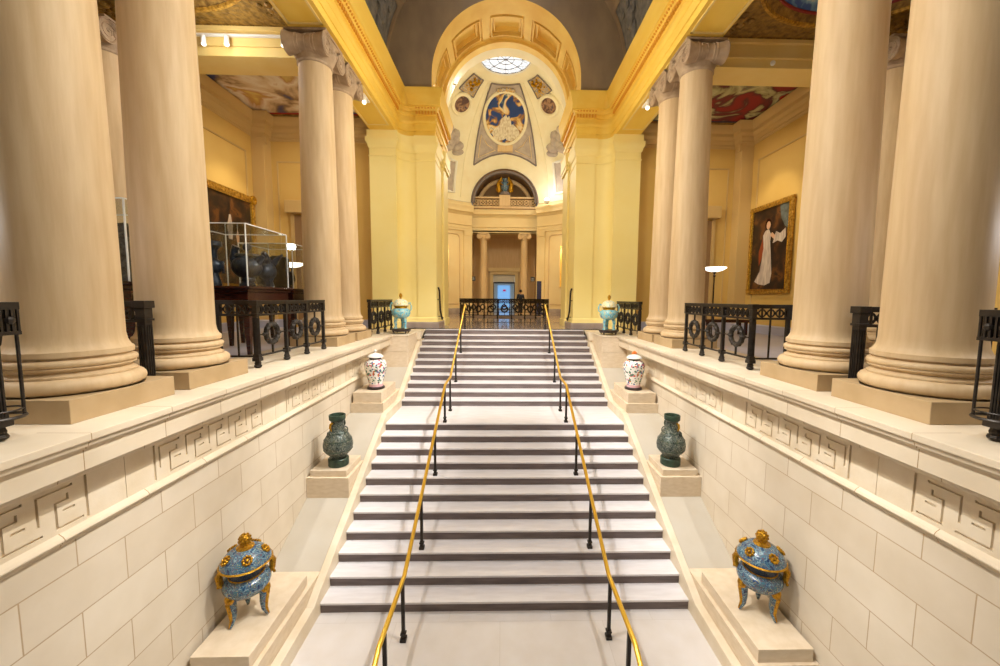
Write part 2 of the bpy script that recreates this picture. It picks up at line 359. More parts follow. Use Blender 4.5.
def dup(root, loc, label, rz=None, mirror=False):
    r = root.copy(); C.objects.link(r); r.location = loc; r['label'] = label
    if rz is not None: r.rotation_euler = (0, 0, rz)
    if mirror: r.scale = (-1, 1, 1)
    def rec(a, b):
        for ch in a.children:
            c = ch.copy(); C.objects.link(c); c.parent = b; rec(ch, c)
    rec(root, r); return r
def lr(s): return 'left' if s < 0 else 'right'

# ------------------------------------------------------------------ dimensions
T, RS = .36, .1754
Z1 = 22*RS            # upper floor, 3.859
W2 = 2.96             # half stair width
YL, YU = 3.6, 5.168   # landing
YT = YU+10*T          # last riser 8.768
XW = 3.92             # stair side wall
SOF = 10.95           # soffit of the nave beams

# ================================================================== floors and side walls
struct(MB().box(-XW, XW, -2.0, .02, -.3, 0).build('floor', 'lowfloor'))
m = MB().box(-3.98, 3.98, YT+.03, 13.2, Z1-.3, Z1)
struct(m.build('floor', 'upfloor'))
m = MB(); m.lathe([(2.62, Z1-3.8), (2.62, Z1), (6.15, Z1), (6.15, Z1-.3)], (0, 19, 0), 64, caps=False); m.lathe([(.001, Z1-3.8), (2.62, Z1-3.8)], (0, 19, 0), 64, caps=False)
struct(m.build('floor', 'upfloor'))
struct(MB().box(-2.9, 2.9, 24.9, 36, Z1-.3, Z1-.002).build('floor', 'upfloor'))
for s in (-1, 1):
    struct(MB().box(s*5.2, s*11, -8, 9.4, Z1-.3, Z1).build('floor', 'galfloor'))
    m = MB().box(s*4.0, s*5.2, -8, 9.4, Z1-.3, Z1-.001); m.box(s*2.96, s*3.98, 7.8, 9.4, Z1-.3, Z1); struct(m.build('floor', 'stone'))
    # coursed wall below the gallery
    prof = [(0, -2.5), (0, 2.83)]
    m = MB().sweep(prof, [(s*XW, -8), (s*XW, 7.8)], side=s)
    struct(m.build('wall_'+lr(s), 'ashlar'))
    # astragal, bed mould, fascia and nosing
    prof = [(0, 2.835), (.018, 2.84), (.03, 2.855), (.03, 2.87), (.045, 2.872), (.045, 2.885), (.062, 2.89), (.07, 2.90), (.07, 2.912), (.055, 2.935), (.02, 2.962)]
    prof2 = [(.02, 3.40), (.05, 3.405), (.06, 3.44), (.11, 3.47), (.20, 3.50), (.22, 3.53), (.29, 3.535), (.29, 3.715), (.315, 3.72),
             (.315, 3.74), (.335, 3.745), (.345, 3.78), (.355, 3.785), (.355, 3.795), (.37, 3.80), (.37, 3.855), (.365, Z1), (-.08, Z1)]
    m = MB().sweep(prof, [(s*XW, -8), (s*XW, 6.5)], side=s); m.sweep(prof2, [(s*XW, -8), (s*XW, 6.5)], side=s)
    struct(m.build('trim_%d' % (1 if s < 0 else 2), 'ledge'))
    # frieze with incised key pattern: panels of five keys between plain blocks
    g = .022; rects = []; H0, H1 = 3.0, 3.36; h = H1-H0
    def R_(u0, u1, v0, v1): rects.append((min(u0, u1), max(u0, u1), v0, v1))
    for k in range(-3, 2):
        ya, yb = 1.02+2.63*k, 2.86+2.63*k; n = 5; e = (yb-ya)/n
        R_(ya-.05, ya-.05+g*1.3, H0-.02, H1+.02); R_(yb+.03, yb+.03+g*1.3, H0-.02, H1+.02)
        for i in range(n):
            u = ya+i*e+.02
            R_(u, u+g, H0+.28*h, H1); R_(u, u+.78*e, H1-g, H1)                       # outer hook
            R_(u+.36*e, u+.36*e+g, H0, H0+.70*h); R_(u+.36*e, u+min(1.10, .98 if i == n-1 else 1.10)*e, H0, H0+g)   # inner hook
            R_(u+.36*e, u+.68*e, H0+.70*h-g, H0+.70*h); R_(u+.68*e-g, u+.68*e, H0+.70*h-g, H0+.80*h)
            R_(u+.54*e, u+.80*e, H0+.38*h, H0+.38*h+g)
        for q in (yb+.42,): R_(q-.003, q+.003, 2.96, 3.40)
    us = sorted(set([-8.0, 6.5]+[r[0] for r in rects if -7.9 < r[0] < 6.4]+[r[1] for r in rects if -7.9 < r[1] < 6.4]))
    vs_ = sorted(set([2.96, 3.40]+[round(r[2], 5) for r in rects]+[round(r[3], 5) for r in rects]))
    def dep(u, v):
        for r in rects:
            if r[0] < u < r[1] and r[2] < v < r[3]: return .022
        return 0
    m = MB().grid(us, vs_, dep, lambda u, v, d, s=s: (s*(XW-.02+d), u, v))
    struct(m.build('trim_%d' % (3 if s < 0 else 4), 'stone'))

# ================================================================== staircase
st = thing('staircase', 'wide marble staircase with pale treads and taupe risers between the two brass handrails', 'staircase')
for i in list(range(-8, 0))+list(range(22)):
    if i < 0: y0 = -2.0+(i)*T+T; y0 = -2.0+(i+1)*T-T; y1 = y0+T; zt = (i+1)*RS-RS; ry = y0
    else:
        y0 = i*T if i < 11 else YU+(i-11)*T; y1 = y0+T if i != 10 else YU; zt = (i+1)*RS
        if i == 21: y1 = y0+.3
    if i < 0: zt = i*RS; y0 = -2.0+i*T; y1 = y0+T; 
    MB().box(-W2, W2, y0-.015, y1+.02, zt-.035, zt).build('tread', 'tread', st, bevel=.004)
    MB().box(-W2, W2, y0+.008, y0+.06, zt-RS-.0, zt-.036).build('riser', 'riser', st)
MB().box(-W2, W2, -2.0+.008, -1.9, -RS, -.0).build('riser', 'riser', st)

# sloping cheeks that flank the flights
def cheek_profile(d):
    return [(-2.0, .17+d), (-.2, .22+d), (3.72, 2.11+d), (5.02, 2.11+d), (8.2, 3.66+d), (8.2, Z1-.35)]
for s in (-1, 1):
    t = thing('stair_cheek', 'sloping pale stone cheek slab along the %s edge of the stairs, under the pedestals' % lr(s), 'stair cheek')
    top = cheek_profile(0)[:-1]+[(8.6, Z1-.04)]
    m = MB().prism(top+[(8.6, -1.4), (-2.0, -1.4)], 'x', s*(W2+.13), s*(XW-.004)); m.build('slab', 'ramp', t)
    top = [(y, z+.035) for y, z in cheek_profile(0)[:-1]]+[(8.62, Z1-.03), (8.74, Z1-.0)]
    m = MB().prism(top+[(8.74, -1.4), (-2.0, -1.4)], 'x', s*W2, s*(W2+.13)); m.build('border', 'stone', t, bevel=.012)

# stepped pedestals on the cheeks
LEV = ['nearest', 'second', 'third', 'topmost']
for s in (-1, 1):
    on = {0: 'carrying the tripod burner nearest the camera', 1: 'carrying the dark bronze vase', 2: 'carrying the lidded porcelain jar', 3: 'tall, carrying the turquoise burner at the stair top'}
    for k, (lo, up) in enumerate([((-1.46, .42, .20, .47), (-1.42, 0.0, .47, .65)), ((1.58, 2.75, 1.03, 1.485), (1.64, 2.42, 1.485, 1.61)),
                                  ((3.88, 5.6, 2.14, 2.355), (3.93, 5.25, 2.355, 2.62)), ((6.48, 8.0, 2.75, 3.31), (6.48, 7.9, 3.315, 3.815))]):
        t = thing('pedestal', 'cream stone pedestal on the %s cheek, %s' % (lr(s), on[k]), 'pedestal', group='stone pedestals flanking the stairs')
        in1 = (3.092, XW-.006); in2 = (3.15, XW-.06) if k < 3 else (3.092, XW-.006)
        def cz(y):
            P_ = cheek_profile(0)[:-1]+[(8.6, Z1-.04)]
            for (a, b), (c, d) in zip(P_, P_[1:]):
                if a <= y <= c: return b+(d-b)*(y-a)/(c-a)
        ys_ = [lo[0]+(lo[1]-lo[0])*q/16 for q in range(17)]
        MB().prism([(lo[0], lo[3])]+[(y, min(lo[3]-.01, cz(y)+.002)) for y in ys_]+[(lo[1], lo[3])], 'x', s*in1[0], s*in1[1]).build('base_slab', 'block', t)
        MB().box(s*in2[0], s*in2[1], up[0], up[1], up[2], up[3]).build('top_slab', 'block', t, bevel=.006)
        if k == 3: MB().box(s*3.06, s*(XW-.004), 6.46, 8.0, 3.816, 3.85).build('cap', 'stone', t, bevel=.004)

# ================================================================== columns
def shaft_prof(r0, r1, z0, z1):
    pr = [(r0+.06, z0), (r0+.06, z0+.05), (r0+.035, z0+.07), (r0+.012, z0+.12)]
    for k in range(13):
        t = k/12; pr.append((r0+(r1-r0)*(t**1.6), z0+.2+(z1-z0-.2)*t))
    return pr
def base_prof(R, z0, h):
    """Attic base: torus, scotia, torus"""
    q = h/.35; pr = [(R-.02, z0)]
    def tor(zc, rr, out): return [(out-rr+rr*math.cos(a), zc+rr*math.sin(a)) for a in [(-PI/2)+PI*k/8 for k in range(9)]]
    pr += tor(z0+.075*q, .075*q, R); pr += [(R-.07*q, z0+.155*q), (R-.07*q, z0+.17*q)]
    pr += [(R-.10*q, z0+.185*q), (R-.115*q, z0+.205*q), (R-.10*q, z0+.225*q), (R-.075*q, z0+.235*q), (R-.075*q, z0+.25*q)]
    pr += tor(z0+.285*q, .035*q, R-.06*q); pr += [(R-.11*q, z0+.325*q), (R-.11*q, z0+.35*q)]
    return pr
def spiral(c, r, sgn, turns=2.3, n=44):
    pts = []
    for k in range(n):
        t = k/(n-1); a = PI/2-sgn*turns*2*PI*t; q = r*(1-t)**.9*.92+.02
        pts.append((q*math.cos(a), q*math.sin(a)))
    return pts
def ionic(par, zt, S, axis, mt='capital'):
    """Ionic capital under zt: bolsters run along `axis`; volutes face along it. S: half width of the abacus"""
    def P(a, b, z): return (a, b, z) if axis == 'x' else (b, a, z)
    m = MB(); e = S*.99
    m.box(-e, e, -e, e, zt-.05*S/.46, zt); m.build('abacus', mt, par, bevel=.012)
    m = MB(); r1 = .355*S/.46
    m.lathe([(r1, zt-.62*S/.46), (r1+.02, zt-.60*S/.46), (r1+.02, zt-.56*S/.46), (r1, zt-.55*S/.46), (r1+.03, zt-.48*S/.46), (r1+.10*S/.46, zt-.36*S/.46), (r1+.09*S/.46, zt-.28*S/.46), (r1, zt-.05)], segs=32)
    m.build('echinus', mt, par, smooth=True)
    zc = zt-.29*S/.46; R = .235*S/.46
    for b in (-1, 1):
        m = MB(); prof = []
        for k in range(17):
            u = -1+k/8; prof.append((R*(.70+.30*abs(u)**1.5), u*S*.93))
        prof = [(.02, prof[0][1])]+prof+[(.02, prof[-1][1])]
        m.lathe(prof, P(0, b*S*.80, zc), 24, axis=axis)
        for u in (-.45, -.3, .3, .45, 0): m.torus(P(u*S, b*S*.80, zc), R*(.71+.3*abs(u)**1.5)+.004, .012, axis=axis, n=24, m=6)
        m.build('bolster', mt, par, smooth=True)
        for f in (-1, 1):
            m = MB(); pts = [P(f*(S*.93+.004), b*S*.80+b*p[0], zc+p[1]) for p in spiral(0, R, 1)]
            m.tube(pts, .02*S/.46, 6, rr=[.024*S/.46*(1-.6*k/len(pts)) for k in range(len(pts))])
            m.sphere(P(f*(S*.93+.01), b*S*.80, zc), .03*S/.46, u=8, v=5); m.build('volute', mt, par, smooth=True)
    for f in (-1, 1):
        m = MB(); m.box(*((f*S*.80, f*S*.93, -S*.78, S*.78) if axis == 'x' else (-S*.78, S*.78, min(f*S*.8, f*S*.93), max(f*S*.8, f*S*.93))), zt-.20*S/.46, zt-.05*S/.46)
        for k in range(5):
            b = -.5+.25*k; m.sphere(P(f*S*.93, b*S, zt-.28*S/.46), .05*S/.46, sz=1.4, u=8, v=6)
        m.build('echinus_band', mt, par, bevel=.006)
def big_column(x, y, label, group='limestone columns of the nave', plinth=True):
    t = thing('column', label, 'column', (x, y, Z1), group)
    MB().box(-.55, .55, -.56, .56, 0, .22).build('plinth', 'plinth', t, bevel=.006)
    MB().lathe(base_prof(.56, .22, .35), segs=64).build('base', 'column', t, smooth=True)
    MB().lathe(shaft_prof(.415, .355, .57, 6.50), segs=64).build('shaft', 'column', t, smooth=True)
    ionic(t, SOF-Z1, .47, 'x')
    return t
c0 = big_column(-4.5, -1.82, 'massive limestone column nearest the camera on the left gallery')
for x, y, lb in [(-4.5, -.48, 'second limestone column on the left, right behind the nearest left one'),
                 (-4.5, 3.87, 'grey-capped limestone column on the left just past the three-bay railing'),
                 (-4.5, 5.15, 'farthest limestone column on the left, close behind the third'),
                 (4.5, -1.82, 'massive limestone column nearest the camera on the right gallery'),
                 (4.5, -.48, 'second limestone column on the right, right behind the nearest right one'),
                 (4.5, 3.87, 'grey-capped limestone column on the right just past the three-bay railing'),
                 (4.5, 5.15, 'farthest limestone column on the right, close behind the third'),
                 (-9.0, 3.6, 'shaded column by the left gallery wall, seen between the two nearest left columns'),
                 (9.0, 3.6, 'shaded column by the right gallery wall, seen between the two nearest right columns')]:
    dup(c0, (x, y, Z1), lb)

# ================================================================== nave entablature, piers
def arc(cx, cy, r, a0, a1, n=8): return [(cx+r*math.cos(a0+(a1-a0)*k/n), cy+r*math.sin(a0+(a1-a0)*k/n)) for k in range(n+1)]
ENT = [(-.9, SOF), (0, SOF), (0, 11.12), (.03, 11.13), (.03, 11.36), (.05, 11.37), (.075, 11.42), (.085, 11.46), (.02, 11.47), (.02, 11.66), (.06, 11.68), (.06, 11.80),
       (.10, 11.81), (.12, 11.86), (.17, 11.90), (.17, 11.93), (.22, 11.94), (.22, 12.14), (.235, 12.16), (.235, 12.19), (.26, 12.24), (.285, 12.34), (.30, 12.44), (.31, 12.46), (.31, 12.53), (.0, 12.60), (-.5, 12.62)]
for s in (-1, 1):
    # right side path is the mirror of the left one
    pl = [(-3.95, -8.0), (-3.95, 8.84)]+arc(-3.53, 8.84, .42, PI, PI/2)[1:]+[(-3.34, 9.26), (-3.34, 9.2), (-2.62, 9.2), (-2.62, 12.0)]
    path = [(-s*x if s > 0 else x, y) for x, y in pl]
    m = MB().sweep(ENT, path, side=-1 if s < 0 else 1)
    struct(m.build('trim_%d' % (5 if s < 0 else 6), 'deepyellow', smooth=True))
    struct(MB().sweep([(.03, 11.385), (.06, 11.39), (.062, 11.41), (.03, 11.415)], path, side=-1 if s < 0 else 1).build('trim_%d' % (44 if s < 0 else 45), 'ochre'))  # added ochre strip, its colour imitates the shadow line of the cornice
    # dentils, plus an egg row whose ochre stands in for soffit shade
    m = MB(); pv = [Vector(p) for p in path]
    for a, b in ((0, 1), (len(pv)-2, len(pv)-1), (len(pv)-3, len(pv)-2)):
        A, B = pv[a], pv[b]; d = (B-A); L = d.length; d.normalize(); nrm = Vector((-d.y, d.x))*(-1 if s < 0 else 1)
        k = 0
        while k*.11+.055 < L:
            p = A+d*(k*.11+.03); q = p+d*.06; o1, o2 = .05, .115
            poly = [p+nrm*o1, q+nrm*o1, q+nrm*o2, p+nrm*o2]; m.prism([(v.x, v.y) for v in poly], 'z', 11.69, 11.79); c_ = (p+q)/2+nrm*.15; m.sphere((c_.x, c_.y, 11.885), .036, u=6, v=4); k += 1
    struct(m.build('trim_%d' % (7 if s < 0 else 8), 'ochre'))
    # sunk panels along the soffit
    m = MB()
    for y0, y1 in ((-1.0, 3.3), (-5.5, -2.4), (5.7, 8.3), (4.3, 4.7)):
        for (xa, xb, ya, yb) in ((4.05, 4.10, y0, y1), (4.76, 4.81, y0, y1), (4.05, 4.81, y0, y0+.05), (4.05, 4.81, y1-.05, y1)):
            m.box(s*xa, s*xb, ya, yb, SOF-.02, SOF+.005)
    struct(m.build('trim_%d' % (9 if s < 0 else 10), 'beamcream'))
    # outer face of the beam above the gallery
    struct(MB().box(s*4.0, s*4.85, -8, 8.75, SOF+.002, 12.58).build('trim_%d' % (11 if s < 0 else 12), 'beamcream'))
    # piers: pilaster below the beam end, rounded corner, broad front face, passage face
    lp = pl[1:]; lpath = [(-3.95, 9.5)] + [(-3.95, 8.84)] + lp[1:]
    path2 = [(-s*x if s > 0 else x, y) for x, y in lpath]
    low = [(.06, Z1), (.06, Z1+.26), (.035, Z1+.28), (.03, Z1+.36), (.02, Z1+.40), (0, Z1+.42), (0, 10.05), (.02, 10.06), (.03, 10.09), (0, 10.10), (0, 10.34), (.025, 10.36), (.05, 10.42), (.05, 10.46), (.09, 10.52), (.11, 10.60), (.11, 10.70), (.06, 10.72), (.06, SOF)]
    m = MB().sweep(low, path2[1:], side=-1 if s < 0 else 1)
    struct(m.build('wall_pier_'+lr(s), 'yellow', smooth=True))
    m = MB().sweep([(.09, Z1), (.09, Z1+.2), (.065, Z1+.24)], path2[1:], side=-1 if s < 0 else 1)
    struct(m.build('baseboard_pier_'+lr(s), 'baseboard'))
    # pilaster under the beam
    pp = [(-4.9, 9.5), (-4.9, 8.75), (-3.95, 8.75), (-3.95, 8.95)]
    path3 = [(-s*x if s > 0 else x, y) for x, y in pp]
    m = MB().sweep(low, path3, side=-1 if s < 0 else 1)
    struct(m.build('trim_%d' % (13 if s < 0 else 14), 'yellow', smooth=True))
    # narrow pilaster inside the passage
    m = MB().box(s*2.54, s*2.7, 10.7, 11.9, Z1, 10.3); m.box(s*2.47, s*2.7, 10.64, 11.95, 10.3, 10.45); m.box(s*2.44, s*2.7, 10.6, 11.98, 10.45, SOF)
    m.box(s*2.5, s*2.7, 10.66, 11.94, Z1, Z1+.3)
    struct(m.build('trim_%d' % (15 if s < 0 else 16), 'yellow', bevel=.01))
    # little dark wall rail on the passage face of the pier
    t = thing('wall_handrail', 'dark curled wrought handrail fixed to the inner face of the %s pier' % lr(s), 'handrail')
    MB().tube([(s*2.56, 9.25+.0, 5.42), (s*2.53, 9.3, 5.30), (s*2.52, 9.34, 4.9), (s*2.52, 9.42, 4.55), (s*2.5, 9.55, 4.32), (s*2.5, 9.75, 4.18), (s*2.5, 9.9, 4.24)], .035, 8).build('rail', 'iron', t, smooth=True)
    MB().tube([(s*2.62, 9.38, 4.95), (s*2.51, 9.34, 4.95)], .015).build('bracket', 'iron', t)
    MB().tube([(s*2.62, 9.62, 4.30), (s*2.50, 9.60, 4.30)], .015).build('bracket', 'iron', t)

# ================================================================== vault over the nave, end wall, arch
VC, VR = 13.3, 4.35
def vp(a, y, d): r = VR-d; return (r*math.cos(a), y, VC+r*math.sin(a))
m = MB()
us = [PI*k/48 for k in range(49)]
ys = [-8, -5.2, -4.6, -1, -.4, 3.2, 3.8, 9.0, 9.3]
def vd(a, y):
    band = (-5.2 < y < -4.6) or (-1 < y < -.4) or (3.2 < y < 3.8)
    if abs(a-PI/2) < .28 and not band: return None     # added crown opening above the fill lights, out of view
    return .10 if band else 0
m.grid(us, ys, vd, vp)
for s in (-1, 1): m.box(s*VR, s*3.9, -8, 9.3, 12.58, 12.62)
for s in (-1, 1):
    m.f([m.v(s*VR, -8, 12.6), m.v(s*VR, 9.3, 12.6), m.v(s*VR, 9.3, VC), m.v(s*VR, -8, VC)])
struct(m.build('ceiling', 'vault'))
# framed relief panels low on the vault
for s in (-1, 1):
    for j, (y0, y1) in enumerate(((4.1, 8.9), (-.1, 2.9))):
        a = (.05, .46)
        angs = [a[0]+(a[1]-a[0])*k/20 for k in range(21)]; yy = [y0+(y1-y0)*k/24 for k in range(25)]
        t = thing('relief_panel', 'blue grey figure relief low on the %s side of the nave vault, %s one' % (lr(s), 'far' if j == 0 else 'nearer'), 'relief', group='reliefs on the nave vault')
        m = MB(); rnd = random.Random(j*2+s)
        for i in range(20):
            for k in range(24):
                m.f([m.v(*[(s*q[0], q[1], q[2]) for q in [vp(angs[p], yy[r], .05)]][0]) for p, r in ((i, k), (i+1, k), (i+1, k+1), (i, k+1))])
        m.build('field', 'relief', t)
        for b in range(3):   # draped figures in relief
            m = MB()
            yc = y0+(y1-y0)*(.2+.3*b); ac = (a[0]+a[1])/2
            for da, dy, rr in ((0, 0, .34), (.04, .08, .26), (-.10, -.06, .30), (-.18, .05, .26), (.11, 0, .13), (0, .32, .15), (.03, -.33, .13), (.10, .5, .1)):
                q = vp(ac+da, yc+dy, .08); m.sphere((s*q[0], q[1], q[2]), rr, sy=.7, sx=.4, sz=1.2, u=10, v=7)
            m.build('figure', 'relief', t, smooth=True)
        m = MB()
        for (aa, ab, ya, yb) in ((a[0]-.03, a[0], y0-.1, y1+.1), (a[1], a[1]+.03, y0-.1, y1+.1), (a[0], a[1], y0-.1, y0), (a[0], a[1], y1, y1+.1)):
            q = [aa+(ab-aa)*k/8 for k in range(9)]
            for k in range(8):
                P4 = [vp(q[k], ya, .09), vp(q[k+1], ya, .09), vp(q[k+1], yb, .09), vp(q[k], yb, .09)]
                m.f([m.v(s*p[0], p[1], p[2]) for p in P4])
                P4 = [vp(q[k], ya, .0), vp(q[k+1], ya, .0), vp(q[k+1], yb, .0), vp(q[k], yb, .0)]
                m.f([m.v(s*p[0], p[1], p[2]) for p in P4])
        m.build('border', 'vault', t)

AC, AR = 13.13, 2.75
n = 48
def end_wall(y, mt, name, R_in, ztop, xs):
    """wall with an arched opening, two-sided thickness"""
    m = MB(); top = []
    for k in range(n+1):
        a = PI*k/n; ci, si = math.cos(a), math.sin(a)
        # ray from the arch centre out to the vault line or box
        R2 = VR+.05 if ztop is None else min(xs/max(abs(ci), 1e-6), (ztop-AC)/max(si, 1e-6))
        top.append(((R_in*ci, AC+R_in*si), (R2*ci, (VC if ztop is None else AC)+R2*si)))
    for (a0, b0), (a1, b1) in zip(top, top[1:]):
        m.f([m.v(a0[0], y, a0[1]), m.v(b0[0], y, b0[1]), m.v(b1[0], y, b1[1]), m.v(a1[0], y, a1[1])])
    for s in (-1, 1):
        x2 = VR+.05 if ztop is None else xs
        m.f([m.v(s*R_in, y, 12.5), m.v(s*x2, y, 12.5), m.v(s*x2, y, VC if ztop is None else AC), m.v(s*R_in, y, AC)])
    return m.build(name, mt)
struct(end_wall(9.3, 'vault', 'wall_end', AR, None, 0))
# archivolt edge and coffered intrados
a_ = [0]; cof = [(math.radians(c-15), math.radians(c+15)) for c in (18, 54, 90, 126, 162)]
usn = sorted(set([0, PI]+[c for p in cof for c in p]+[p[0]+d for p in cof for d in (.03, .045, .075, .09)]+[p[1]-d for p in cof for d in (.03, .045, .075, .09)]+[PI*k/60 for k in range(61)]))
yc0, yc1 = 10.15, 11.45
ysn = sorted([9.3, 9.36, yc0, yc0+.08, yc0+.12, yc0+.20, yc0+.24, yc1-.24, yc1-.20, yc1-.12, yc1-.08, yc1, 11.6, 12.0])
def cd(a, y):
    for p in cof:
        if p[0] < a < p[1] and yc0 < y < yc1:
            e = min((a-p[0])*AR, (p[1]-a)*AR, y-yc0, yc1-y)
            return .09 if e < .085 else (-.03 if e < .125 else (.16 if e < .21 else (.08 if e < .25 else .24)))
    if y > 11.55: return -.12
    return 0
m = MB().grid(usn, ysn, cd, lambda a, y, d: ((AR+d)*math.cos(a), y, AC+(AR+d)*math.sin(a)))
for s in (-1, 1):
    m.f([m.v(s*AR, 9.3, 12.5), m.v(s*AR, 12, 12.5), m.v(s*AR, 12, AC), m.v(s*AR, 9.3, AC)])
struct(m.build('trim_17', 'archgold'))
m = MB()
for p in cof:   # bead rows inside the coffers
    for k in range(24):
        a = p[0]+.05+(p[1]-p[0]-.1)*k/23
        for y in (yc0+.10, yc1-.10): m.box(0, 0, 0, 0, 0, 0) if False else m.sphere(((AR-.0)*math.cos(a), y, AC+(AR)*math.sin(a)), .022, u=5, v=4)
struct(m.build('trim_18', 'ochre'))
m = MB().grid([PI*k/60 for k in range(61)], [12.0, 12.6], lambda a, y: 0, lambda a, y, d: ((AR+d-.12)*math.cos(a), y, AC+(AR+d-.12)*math.sin(a)))
struct(m.build('trim_43', 'dome', smooth=True))
struct(end_wall(12.6, 'dome', 'wall_rotunda_front', AR-.12, 19.6, 7.5))
for s in (-1, 1):
    struct(MB().box(s*2.62, s*7.5, 12.0, 12.06, Z1, 12.6).build('wall_rotunda_'+lr(s), 'rotwall'))

# ================================================================== rotunda
def cyl(az, z, d, R=6.0): r = R-d; a = math.radians(az); return (r*math.sin(a), 19+r*math.cos(a), z)
# walls: azimuth 0 is the far side, opening there and towards the nave
azs = sorted(set([-150, -24.6, 24.6, 150]+list(range(-150, 151, 3))+[-29, 29, -31, 31, -33, 33, -57, 57]))
zs = [Z1, Z1+.42, 8.2, 9.75, 10.1]
def rd(a, z):
    if abs(a) < 24.6: return None
    if 43 < abs(a) < 54 and 5.9 < z < 8.9: return None   # niches
    return 0
azs = sorted(set(azs+[-43, 43, -54, 54])); zs = sorted(set(zs+[5.9, 8.9]))
m = MB().grid(azs, zs, rd, cyl); struct(m.build('wall_rotunda', 'rotwall', smooth=True))
def ring(name, mt, prof, azr, R=6.0, step=2):
    m = MB()
    for a0, a1 in azr:
        k = max(1, int((a1-a0)/step)); A = [a0+(a1-a0)*i/k for i in range(k+1)]
        for q0, q1 in zip(A, A[1:]):
            for (o0, z0), (o1, z1) in zip(prof, prof[1:]):
                m.f([m.v(*cyl(q0, z0, o0, R)), m.v(*cyl(q1, z0, o0, R)), m.v(*cyl(q1, z1, o1, R)), m.v(*cyl(q0, z1, o1, R))])
        for q in (a0, a1):
            m.f([m.v(*cyl(q, z, o, R)) for o, z in prof]+[m.v(*cyl(q, prof[-1][1], -.05, R)), m.v(*cyl(q, prof[0][1], -.05, R))])
    return struct(m.build(name, mt, smooth=True))
RENT = [(.0, 10.05), (.08, 10.05), (.08, 10.22), (.11, 10.23), (.11, 10.42), (.17, 10.46), (.17, 10.52), (.09, 10.54), (.09, 11.2), (.14, 11.22), (.20, 11.32), (.30, 11.36), (.44, 11.40), (.44, 11.62), (.50, 11.70), (.54, 11.80), (.54, 11.86), (.2, 11.92), (-.05, 12.2)]
ring('trim_19', 'rotwall', RENT, [(-150, -24.6), (24.6, 150)])
ring('baseboard_rotunda', 'baseboard', [(.06, Z1), (.06, Z1+.32), (.03, Z1+.36), (0, Z1+.40)], [(-150, -24.6), (24.6, 150)])
# pilasters beside the far opening and moulded wall panels
for s in (-1, 1):
    m = MB()
    for a0, a1, d in ((24.6, 31, .12),):
        q = [a0+(a1-a0)*k/4 for k in range(5)]
        for k in range(4):
            m.f([m.v(*cyl(s*q[k], Z1, d)), m.v(*cyl(s*q[k+1], Z1, d)), m.v(*cyl(s*q[k+1], 9.7, d)), m.v(*cyl(s*q[k], 9.7, d))])
            m.f([m.v(*cyl(s*q[k], 9.7, d+.05)), m.v(*cyl(s*q[k+1], 9.7, d+.05)), m.v(*cyl(s*q[k+1], 10.06, d+.09)), m.v(*cyl(s*q[k], 10.06, d+.09))])
            m.f([m.v(*cyl(s*q[k], 9.7, d)), m.v(*cyl(s*q[k+1], 9.7, d)), m.v(*cyl(s*q[k+1], 9.7, d+.05)), m.v(*cyl(s*q[k], 9.7, d+.05))])
        for q_ in (a0, a1): m.f([m.v(*cyl(s*q_, Z1, 0)), m.v(*cyl(s*q_, Z1, d)), m.v(*cyl(s*q_, 10.06, d)), m.v(*cyl(s*q_, 10.06, 0))])
    struct(m.build('trim_%d' % (20 if s < 0 else 21), 'rotwall'))
    m = MB()
    fr = [(34, 4.6)]+[(34, 9.4)]+[(34.6, 9.65), (36, 9.75)]+[(k, 9.75) for k in range(38, 60, 2)]+[(60, 9.75), (61.5, 9.6), (62, 9.4), (62, 4.6)]+[(k, 4.6) for k in range(60, 34, -2)]
    m.tube([cyl(s*a, z, .01) for a, z in fr], .045, 6, True)
    struct(m.build('trim_%d' % (22 if s < 0 else 23), 'rotstone', smooth=True))
    # lit niche
    m = MB()
    q = [43+11*k/8 for k in range(9)]
    for k in range(8):
        u0 = (k-4)/4; u1 = (k-3)/4; d0 = -.55*math.sqrt(max(0, 1-u0*u0)); d1 = -.55*math.sqrt(max(0, 1-u1*u1))
        m.f([m.v(*cyl(s*q[k], 5.9, d0)), m.v(*cyl(s*q[k+1], 5.9, d1)), m.v(*cyl(s*q[k+1], 8.9, d1)), m.v(*cyl(s*q[k], 8.9, d0))])
        for z in (5.9, 8.9): m.f([m.v(*cyl(s*q[k], z, d0)), m.v(*cyl(s*q[k+1], z, d1)), m.v(*cyl(s*q[k+1], z, 0)), m.v(*cyl(s*q[k], z, 0))])
    struct(m.build('trim_%d' % (24 if s < 0 else 25), 'archgold', smooth=True))
    MBn = MB()
    pts = [(43, 5.9), (43, 8.5), (44, 8.75), (46, 8.9), (48.5, 8.95), (51, 8.9), (53, 8.75), (54, 8.5), (54, 5.9)]
    MBn.tube([cyl(s*a, z, .02) for a, z in pts], .05, 6, True)
    MBn.box(0, 0, 0, 0, 0, 0) if False else None
    struct(MBn.build('trim_%d' % (26 if s < 0 else 27), 'rotwall', smooth=True))
    q = cyl(s*48.5, 6.2, -.25); point('niche_lamp', (q[0], q[1], 8.6), 90, WARM, .05)

